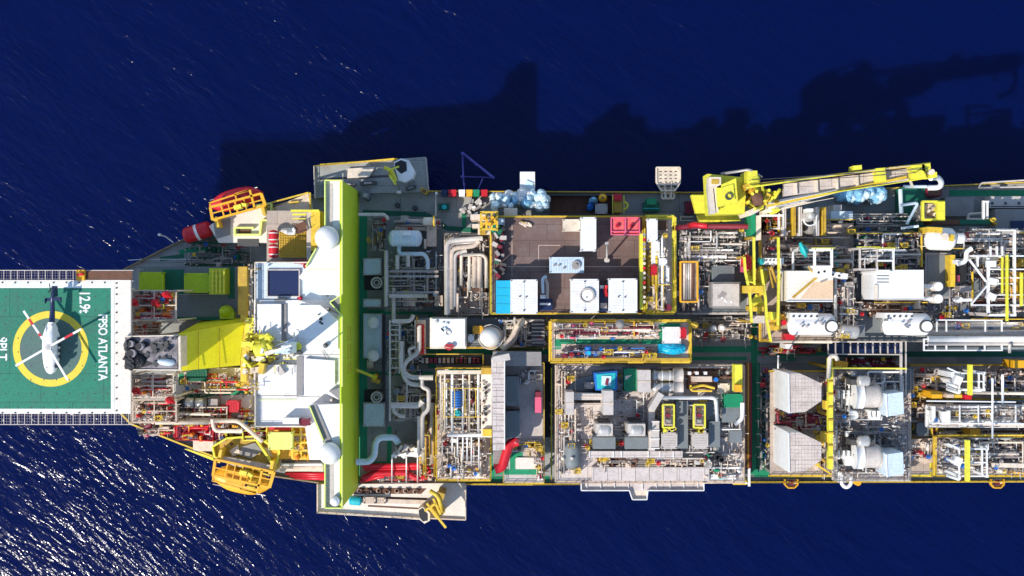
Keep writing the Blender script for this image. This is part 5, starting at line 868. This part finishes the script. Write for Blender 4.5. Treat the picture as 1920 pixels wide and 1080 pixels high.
t=T('amber_pipe_line','row of amber and red boxes along the pipe rack top','boxes'); [t.a('box',m).B(x,y,x+w,y+h,28,34) for x,y,w,h,m in ((1747,735,20,12,'amber'),(1775,738,14,8,'beige'),(1790,736,14,10,'yellow'),(1806,741,16,8,'red'))]; t.a('line','cream').T([(1810,736),(1935,738)],35,.3); t.a('post','white').T([(1880,702),(1880,756)],38,.25); t.a('post','white').T([(1861,710),(1861,822)],38,.2)
t=module('dim_deck_module','dim brown grey deck above the lower right pipe rack',1704,684,1960,748,26,'warmdeck','ochre',skip='w',ew=.3)
clut(t,1706,690,1790,745,26,3,18,24,170,['steel','lgrey','beige'],['steel','rust','grey','beige','slate'],(.08,.22)); clut(t,1845,690,1935,740,26,3,16,26,171,['steel','lgrey','beige','white'],['steel','rust','grey','beige'],(.08,.2)); t.a('amber_rail','amber').B(1900,676,1930,690,26,31)
t=module('dim_deck_module','dim grey deck with yellow posts between the turbines and the lower right rack',1700,750,1745,892,26,'warmdeck','ylime',skip='nw',ew=.3)
clut(t,1702,752,1745,790,26,3,8,12,172,['steel','beige'],['steel','rust','grey'])
container(1700,690,1712,730,26,31,'slate','narrow slate box at the top left of the dim brown deck','box','box')
# ================================================================== PIPE RACK LANE (right)
t=T('lane_pipe_rack','grey framed walkway rack running along the lane at the right','pipe rack')
b=t.a('frame','lgrey'); b.beam(1552,664,1690,665,32,2,.4); [b.beam(x,640,x,664,31.9,1.8,.4) for x in range(1553,1692,14)]; b.beam(1550,641,1690,641,32.3,3,.5); b.beam(1690,640,1690,735,34,4,.5); b.beam(1699,640,1699,740,33.9,2,.4)
t.a('floor','navy').B(1555,645,1688,662,24,30)
k=t.a('frame','white'); 
for y in (636,647,657): k.beam(1732,y,1880,y,36,2.2,.4)
[k.beam(x,636,x,658,36.05,2.4,.4) for x in (1733,1754,1775,1811,1847,1879)]; k.beam(1755,600,1880,601,36,2.4,.4); [k.beam(x,600,x,622,36.04,2,.4) for x in (1757,1775,1848,1879)]
[t.a('pipe',m).T([(1740,y),(1940,y)],z,r) for y,z,r,m in ((612,33,.5,'silver'),(618,33,.4,'lgrey'),(624,34,.55,'lgrey'),(630,31,.4,'steel'),(642,33,.35,'steel'),(652,33,.35,'slate'),(636,36,.6,'white'),(645,36,.3,'lgrey'))]
clut(t,1745,604,1930,632,30,3,14,22,180,['lgrey','silver','white'],['steel','navy','rust','lgrey'],(.08,.2))
t.a('post','lgrey').T([(1893,645),(1893,662)],37,.3)
t=T('red_manifold','crimson and pink manifold clutter on the lane below the yellow trusses','manifold'); clut(t,1425,648,1540,662,22,2,10,26,181,['maroon','red'],['maroon','red','pink','rust'],(.08,.18)); t.a('big_valve','red').R(1481,632,18,12,0,26,33); t.a('top','white').B(1473,645,1486,654,26,31); t.a('line','cream').T([(1445,640),(1560,641)],33,.3)
t=T('green_net','bright green net patch on the green lane','net'); t.a('net','green').G(1465,663,1492,676,21,8,4,.15,.1)
t=T('thin_mast','thin pale mast above the upper pale hood','mast'); t.a('pole','white').T([(1459,668,44),(1459,690,30)],0,.15)
t=T('amber_winch','amber winch below the grey framed lane rack','winch'); t.a('drum','amber').R(1578,682,24,10,.2,24,30); t.a('motor','yellow').R(1572,690,12,8,0,24,31); t.a('pipe_gate','cream').T([(1553,710),(1556,668),(1568,668),(1570,676)],38,.4)
t=T('dark_red_skid','dark red and brown pipe skid below the lane rack','skid'); t.a('bed','rust').B(1595,672,1680,690,22,26); clut(t,1596,672,1680,690,26,1.5,6,14,182,['maroon','beige'],['maroon','rust','steel'])
# ================================================================== UPPER RIGHT PROCESS MODULES
t=module('process_module','crowded process module right of the yellow trusses, beneath the beige roof',1425,412,1602,640,30,'warmdeck','yellow',ew=.25,skip='e')
skid('mixed pipe skid with turquoise and rusty pieces above the beige roof',1440,460,1600,510,30,5,34,44,200,['lgrey','silver','white','beige','steel'],['steel','rust','maroon','white','turq','slate'],(.08,.25)); skid('mixed white and silver pipe skid between the beige roof and the bright white roof',1565,505,1605,630,30,5,20,26,201,['lgrey','silver','white','steel'],['steel','slate','white','lgrey'],(.08,.25))
skid('rusty and silver pipe skid under the crane boom by the post beams',1430,415,1600,462,28,3,26,22,202,['lgrey','rust','beige','yellow','steel'],['rust','steel','slate','beige'],(.08,.2)); skid('dark narrow pipe skid between the beige roof and the left white vessel',1470,570,1560,590,30,3,10,14,203,['lgrey','steel','white'],['dgrey','steel','rust'],(.08,.2))
t.a('dark_floor','dgrey').B(1465,572,1560,588,30,30.05)
t=module('process_module','wide process module crossing to the right edge of the photo',1604,436,1960,640,30,'slate','lgrey',railm='lgrey',ew=.2,skip='we')
skid('dark navy and silver pipe skid above the bright white roof',1606,438,1730,505,30,4,40,44,210,['lgrey','silver','steel','slate','white'],['navy','slate','steel','dgreen','rust'],(.08,.22)); skid('steel pipe skid around the two round white tank tops',1735,470,1820,600,28,4,28,30,211,['lgrey','steel','beige','white'],['dgrey','rust','steel','beige'],(.08,.22)); skid('cream and rust pipe skid at the right edge right of the white domed drum',1800,430,1935,480,30,4,34,36,212,['cream','white','beige','lgrey'],['cream','rust','beige','pink','steel'],(.08,.22)); skid('dark rusty pipe skid beneath the white truss',1820,490,1935,600,28,3,30,34,213,['steel','lgrey','rust'],['dgrey','rust','maroon','slate','amber'],(.08,.2)); skid('beige pipe skid between the bright white roof and the right white vessel',1610,565,1735,590,30,3,14,20,214,['beige','lgrey','rust'],['rust','beige','steel'],(.08,.2)); skid('dim slate pipe skid below the light blue wrapped heap',1560,400,1730,440,26,2,16,22,215,['steel','slate','lgrey'],['slate','grey','maroon','dgrey'],(.08,.18))
r=t.a('railing','yellow'); [r.rail(q,33,1.1,.11) for q in ([(1725,440),(1725,500)],[(1606,438),(1730,438)],[(1735,466),(1818,466)],[(1640,567),(1735,567)],[(1822,598),(1930,598)],[(1690,600),(1735,600)],[(1910,436),(1935,436)],[(1820,510),(1820,570)])]
u=t.a('stair','lgrey'); u.stairs(1700,572,30,1725,572,35,1.4)
t=T('beige_roof','beige flat roof with an orange tan patch in the upper right module','roof'); t.a('roof','creamdeck').B(1476,508,1562,565,32,39); t.a('patch','tan').P([(1525,530),(1562,525),(1562,560),(1500,560)],39,39.02); k=t.a('painted_beam_shade','ochre'); k.beam(1487,558,1532,520,39.5,4,.4); k.beam(1532,520,1515,500,39.4,2,.3); t.a('grille','grey').R(1545,526,14,4,-.4,39.02,39.1); t.a('edge','white').beam(1476,565,1562,565,39.3,2,.4)  # ochre diagonal bars draw a beam's shade across the roof
t=T('white_roof','bright white flat roof with three slots in the upper right module','roof'); t.a('roof','roofwhite').B(1639,506,1732,562,32,40); k=t.a('slot','slate'); [k.B(1644,510+i*6,1667,512+i*6,40,40.05) for i in range(4)]; t.a('edge','cream').beam(1639,562,1732,562,40.2,1.2,.3); t.a('post','cream').B(1640,534,1646,560,40,40.3)
for i,(x,y) in enumerate(((0,0),(178,0))):
    t=T('horizontal_vessel','long white lying vessel with a round flanged end, %s of the pair by the lane'%('left','right')[i],'vessel','long white vessels by the lane'); x0=1484+x; t.a('shell','roofwhite').HV(x0-8,608,x0+82,608,36,2.0,dome=.5); t.a('top_plate','white').B(x0-2,587,x0+50,597,32,38); t.a('end_ring','dgrey').ring(1561+x,612,12,2.5,36,39,28); t.a('end_cap','white').C(1561+x,612,9.5,35,39.4,n=26); k=t.a('slot','dgrey',); [k.C(x0+4+q*11,593,2.2,38,38.2,n=10) for q in range(5)]; [t.a('saddle','lgrey').B(x0+q,600,x0+q+5,624,30,35) for q in (5,55)]; b=t.a('rail','lgrey'); b.rail([(x0-4,626),(x0+75,630)],34,1,.06)
    R=random.Random(i); [t.a('nozzle',R.choice(['white','grey','lgrey'])).C(x0+R.random()*60,600+R.random()*14,1.5+R.random(),37,38.6) for _ in range(7)]
t=T('silver_tail_vessel','slim silver vessel right of the left flanged vessel','vessel'); t.a('shell','silver').HV(1572,618,1612,624,34,1.3); t.a('box','slate').B(1605,608,1622,632,30,33)
for i,(x0,y0,x1,y1,lab) in enumerate(((1528,468,1560,500,'white square hoist frame with a dark opening above the beige roof'),(1645,468,1676,510,'white hoist frame above the bright white roof'),(1613,466,1645,505,'dull hoist frame left of the white one above the bright white roof'))):
    t=T('hoist',lab,'hoist frame'); b=t.a('frame','roofwhite' if i<2 else 'lgrey'); [b.beam(*q,42+.01*j,4 if i==0 else 2.6,.6) for j,q in enumerate(((x0,y0,x1,y0),(x0,y1,x1,y1),(x0,y0,x0,y1),(x1,y0,x1,y1),(x0,(y0+y1)/2,x1,(y0+y1)/2) if i else (x0,y1+4,x1,y1+4)))]; b.cols([(x0,y0),(x1,y0),(x0,y1),(x1,y1)],30,42,.4); t.a('line','ylime').beam(x0-6,y0-3,x1+6,y0-3,42.2,1.3,.3)
t=T('white_manifold','white manifold block with dark ports below the white hoist frame','manifold'); t.a('block','white').B(1528,502,1560,520,34,41); t.a('block','white').R(1574,516,32,10,.15,34,40); k=t.a('port','black'); [k.C(x,y,2.3,40.8,41.1,n=10) for x,y in ((1535,511),(1546,509),(1574,517),(1562,515))]
t=T('silver_column','upright silver reactor column between yellow posts below the crane boom','reactor'); t.a('column','silver').C(1519,405,10,28,38); t.a('dome','silver').E(1519,405,38,10,10,1.4,cut=0); t.a('collar','white').ring(1519,411,13,2,36,36.4); t.a('tank','grey').HV(1519,420,1519,440,32,1.1); t.a('cap','white').R(1519,394,12,6,0,37,39.8)
for x,m,lab in ((1490,'ochre','ochre post beam left of the silver reactor column'),(1545,'ochre','broad ochre post beam right of the silver reactor column'),(1502,'lgrey','pale post beam hugging the silver reactor column on its left'),(1534,'lgrey','pale post beam hugging the silver reactor column on its right'),(1472,'lgrey','thin pale post beam nearest the green panel')):
    t=T('post_beam',lab,'beam'); t.a('beam',m).B(x-2,388,x+(4 if x==1545 else 2),442,33,35); t.a('line','yellow' if m=='ochre' else 'white').B(x-3,388,x-2,442,33,35.2); t.a('foot','grey').cols([(x,395),(x,438)],26,33,.3)
t=T('strip_panel','upright green strip with pale edge right of the crane','panel'); t.a('panel','green').P([(1408,402),(1416,396),(1418,445),(1408,445)],28,34); t.a('edge','cream').B(1418,404,1427,450,28,34.2)
t=T('rusty_frame_bay','rust red framed bay with white bars beside the green strip','bay'); t.a('floor','rust').B(1428,400,1470,440,26,30); [t.a('bar','white').B(x,y,x+w,y+h,34,34.6+.02*x/100) for x,y,w,h in ((1425,402,46,4),(1470,392,3,48),(1460,400,2,30))]; clut(t,1430,406,1468,438,30,2,8,12,220,['ochre','white','maroon'],['pink','white','ochre','maroon'],(.06,.15))
t=T('grey_cabin','pale grey flat cabin roof beneath the light blue wrapped heap','cabin'); t.a('roof','paleblue').B(1558,396,1599,418,24,30); t.a('porch','lgrey').B(1562,384,1578,396,24,29.5); t.a('post','lgrey').T([(1574,418),(1574,432)],29,.2)
t=T('turquoise_hose','turquoise hose clump in the process module','hose'); t.a('clump','turq').E(1507,468,38,7,11,.8,rot=-.4,lump=.4,seed=2,n=10,m=6); t.a('hose','turq').T([(1500,455),(1508,470),(1512,482)],39,.3)
t=T('turquoise_hose','small turquoise hose clump beside the yellow truss','hose'); t.a('clump','turq').E(1426,490,36,6,7,.8,lump=.4,seed=5,n=10,m=6); t.a('white_rack','white').B(1430,484,1470,496,34,36); k=t.a('rack_port','dgrey'); [k.C(1437+i*7,488,1.6,36,36.2,n=8) for i in range(4)]
# yellow diagonal trusses
for i,(pts,lab) in enumerate((([(1396,482),(1398,510),(1406,545),(1410,604)],'left leg of the bright yellow stair truss right of the grey box'),([(1414,445),(1415,535)],'straight middle beam of the yellow stair truss'),([(1428,505),(1436,560),(1438,600),(1446,640)],'long right leg of the yellow stair truss reaching the lane'),([(1460,445),(1461,520),(1459,610)],'outer yellow upright at the left edge of the beige roof module'))):
    t=T('yellow_truss',lab,'truss'); b=t.a('beam','ylime'); [b.beam(*a,*c,38+.01*j,4,.7) for j,(a,c) in enumerate(zip(pts,pts[1:]))]; t.a('leg','ochre').cols([pts[0],pts[-1]],20,37.3,.4)
t=T('truss_stairs','yellow stairs and landings between the legs of the yellow truss','stairs'); b=t.a('stair','ylime'); b.stairs(1402,480,30,1407,530,38,1.6); b.stairs(1432,500,30,1424,550,37,1.6); b.stairs(1412,560,37,1428,580,31,2); k=t.a('landing','yellow'); k.B(1402,536,1432,550,30,38.2); k.B(1412,575,1432,584,28,35); t.a('landing','lgrey').B(1411,592,1434,606,26,33); b=t.a('strut','ochre'); [b.T([(1402+i*5,498+i*2),(1412+i*4,530)],36,.2) for i in range(4)]; b.T([(1440,500),(1450,540)],36,.25); b.T([(1446,500),(1456,530)],36,.25)
t=T('red_hose_cabinet','upright red fire hose loop at the top of the yellow truss','fire hose'); t.a('hose','red').T([(1394,500),(1394,486),(1400,481),(1405,486),(1405,505)],36,.5); t.a('box','pink').B(1397,488,1403,510,30,35)
t=T('valve_boxes','orange yellow base boxes where the stair truss meets the lane','boxes'); t.a('box','yellow').B(1452,586,1464,620,28,34); t.a('box','ylime').B(1445,585,1454,600,28,35); t.a('box','amber').B(1464,590,1475,600,28,34); t.a('valve','red').C(1470,605,5,30,34.6)
# right of white roof
for y,lab in ((537,'round white tank top, upper of the pair right of the bright white roof'),(560,'round white tank top, lower of the pair right of the bright white roof')):
    t=T('small_tank',lab,'tank'); t.a('shell','lgrey').C(1760,y,9,30,37); t.a('lid','white').C(1760,y,8,37,37.4); t.a('pipe','white').T([(1732,y),(1752,y)],36,.4)
t=T('yellow_round_hatch','yellow oval hatch above the lane pipe rack','hatch'); t.a('hatch','yellow').E(1783,577,30,13,6,1,cut=0); t.a('base','ochre').B(1771,572,1796,584,28,30)
t=T('open_tank','large dark olive open tank below the white dome drum','tank'); t.a('shell','steel').B(1735,474,1782,560,28,33); t.a('cover','slate').B(1739,478,1778,556,33,33.2); k=t.a('edge_beam','yellow'); k.B(1782,478,1791,538,32,36)
t=T('domed_drum','white lying drum with domed ends and a yellow cap at the upper right','drum'); t.a('shell','white').HV(1733,447,1792,449,35,2.1); t.a('cap','yellow').R(1753,431,28,10,.05,32,37); t.a('nozzle','cream').C(1772,444,7,35,38); t.a('small_drum','white').HV(1790,447,1810,447,35,1); t.a('valve','yellow').R(1786,446,7,12,.2,36,38)
t=T('yellow_square_platform','square yellow rimmed platform with a dull floor at the upper right','platform'); t.a('floor','beige').B(1735,382,1764,412,26,33); k=t.a('rim','ylime'); [k.beam(*q,34.5+.005*i,4,.8) for i,q in enumerate(((1730,378,1772,378),(1730,412,1772,412),(1731,378,1731,412)))]; k.B(1758,378,1772,412,30,35); R=random.Random(4); [t.a('fitting',R.choice(['rust','steel','cream'])).R(1738+R.random()*22,385+R.random()*24,3+R.random()*5,3+R.random()*4,R.random()*3,33,34) for _ in range(10)]
t=T('maroon_valve_house','dark maroon box between the crane hook and the square yellow platform','box'); t.a('body','maroon').B(1738,352,1766,368,20,25); t.a('lid','rust').B(1741,354,1763,366,25,25.3)
t=T('pipe_rack','pale blue grey angular pipe frame left of the square yellow platform','frame'); b=t.a('pipe','paleblue'); b.T([(1688,385),(1722,380),(1700,420)],34,.28); b.T([(1690,428),(1722,424)],34,.25); b.T([(1688,355),(1690,400)],32,.4); b.T([(1694,350),(1738,350)],31,.3); t.a('green_floor','dgreen').B(1690,352,1738,440,20.1,24)
t=T('pipe_rack','white pipe frame on the grey deck at the upper right','frame'); b=t.a('pipe','lgrey'); b.T([(1815,413),(1815,402),(1842,400)],27,.3); b.T([(1815,412),(1845,412)],27,.35); k=t.a('tower','white'); k.beam(1845,376,1845,412,30,4,.6); k.beam(1852,376,1852,410,30,3,.6); k.beam(1845,378,1855,378,30.1,3,.5)
t=T('grey_deck_cover','large flat grey deck cover at the upper right below the green strip','cover'); t.a('cover','grey').B(1772,370,1826,405,20.1,23); t.a('cover','lgrey').B(1856,368,1960,390,20.1,23); t.a('line','dgrey').B(1858,386,1960,388,23,23.05); k=t.a('port','dgrey'); [k.C(1861+i*25,381,2.5,23,23.2,n=12) for i in range(3)]; t.a('cover','grey').B(1866,392,1960,430,20.1,24); t.a('dark_hatch','navy').B(1896,414,1960,430,24,24.3)
t=T('edge_girder','dark olive beam under the white pipe frame at the upper right','beam'); t.a('beam','rust').B(1745,412,1800,421,26,30); t.a('beam','dgreen').B(1800,412,1860,421,26,30)
t=T('rail_frame','thin pale railing frame along the upper edge at the right corner','railing'); b=t.a('bar','lgrey'); b.T([(1835,352),(1840,343),(1935,337)],24,.16); b.T([(1835,352),(1935,350)],24,.16)
t=T('yellow_valve','small yellow valve post at the right of the dark olive beam','valve'); t.a('post','yellow').C(1864,412,4,26,31); t.a('arm','ochre').R(1866,418,10,5,.6,28,30.5)
# white truss
t=T('white_truss','large white lattice truss with yellow stairs near the right edge','truss'); b=t.a('beam','roofwhite')
for i,q in enumerate(((1854,478,1854,591),(1903,432,1903,591),(1854,591,1905,591),(1820,480,1935,480),(1856,505,1935,505),(1856,521,1935,521),(1856,532,1900,532),(1822,572,1935,572),(1834,480,1834,500),(1818,486,1850,528),(1822,570,1852,535),(1870,432,1905,432),(1856,553,1935,553),(1858,462,1858,480),(1870,462,1870,480),(1880,462,1880,480))): b.beam(*q,40+.012*i,4.2 if i<3 else 2.4,.6)
b=t.a('gusset_plate','roofwhite'); [b.R(x,y,16,12,.2*i,39.4,40.5) for i,(x,y) in enumerate(((1860,495),(1862,528),(1860,556)))]; b=t.a('leg','lgrey'); b.cols([(1854,590),(1903,590),(1903,434),(1854,480)],24,40,.6)
y_=t.a('yellow_beam','ylime'); y_.beam(1889,478,1889,602,40.9,4,.5); y_.beam(1880,482,1880,550,40.8,2.4,.5); y_.beam(1916,512,1916,574,40.8,4,.5); s=t.a('stairs','yellow'); s.stairs(1883,485,34,1883,545,40,1.2)
t=T('amber_box','amber tan box at the right edge beyond the white truss','box'); t.a('body','amber').B(1912,510,1950,560,30,35); t.a('lid','ochre').B(1914,484,1950,500,30,34)
t=T('white_pipe_bend','white pipe with a bend below the domed drum','pipe'); t.a('run','white').T([(1795,495),(1812,490),(1812,472),(1822,466)],38,.45); t.a('box','white').R(1800,492,14,7,.2,34,38); t.a('run','white').T([(1790,563),(1822,562)],38,.3); t.a('cone','white').R(1802,562,7,8,.8,36,39)
t=T('machine','black machinery block left of the white truss','machine'); t.a('body','black').B(1792,498,1812,532,28,34); t.a('panel','pink').B(1794,516,1799,528,34,34.4); t.a('steel_box','steel').B(1800,536,1822,548,28,35)  # black block with a plain steel box below it
# ================================================================== BUILD, CAMERA, LIGHT
for t in THINGS: t.build()
AZ=Vector((-.77,-.64,0)).normalized(); EL=math.radians(45)   # towards the sun
d=Vector((AZ.x*math.cos(EL),AZ.y*math.cos(EL),math.sin(EL)))
sun=bpy.data.lights.new('sun','SUN'); sun.energy=3.3; sun.angle=math.radians(.5); sun.color=(1,.94,.85)
so=bpy.data.objects.new('sun',sun); so.rotation_euler=(-d).to_track_quat('-Z','Y').to_euler(); COL.objects.link(so); so.location=(0,0,200)
w=bpy.data.worlds.new('World'); scene.world=w; w.use_nodes=True; nt=w.node_tree; bg=nt.nodes['Background']
sk=nt.nodes.new('ShaderNodeTexSky'); sk.sky_type='NISHITA'; sk.sun_disc=False; sk.sun_elevation=EL; sk.sun_rotation=math.atan2(d.x,d.y); sk.air_density=1.0; sk.dust_density=.15
nt.links.new(sk.outputs[0],bg.inputs[0]); bg.inputs[1].default_value=.15
cam=bpy.data.cameras.new('camera'); cam.sensor_width=36; cam.lens=36*S/1920; cam.clip_start=1; cam.clip_end=20000
co=bpy.data.objects.new('camera',cam); co.location=(0,0,H); COL.objects.link(co); scene.camera=co
scene.view_settings.view_transform='Standard'; scene.view_settings.look='None'; scene.view_settings.exposure=.6; scene.view_settings.gamma=1
scene.render.film_transparent=False
print('things',len(THINGS),'objects',len(bpy.data.objects))
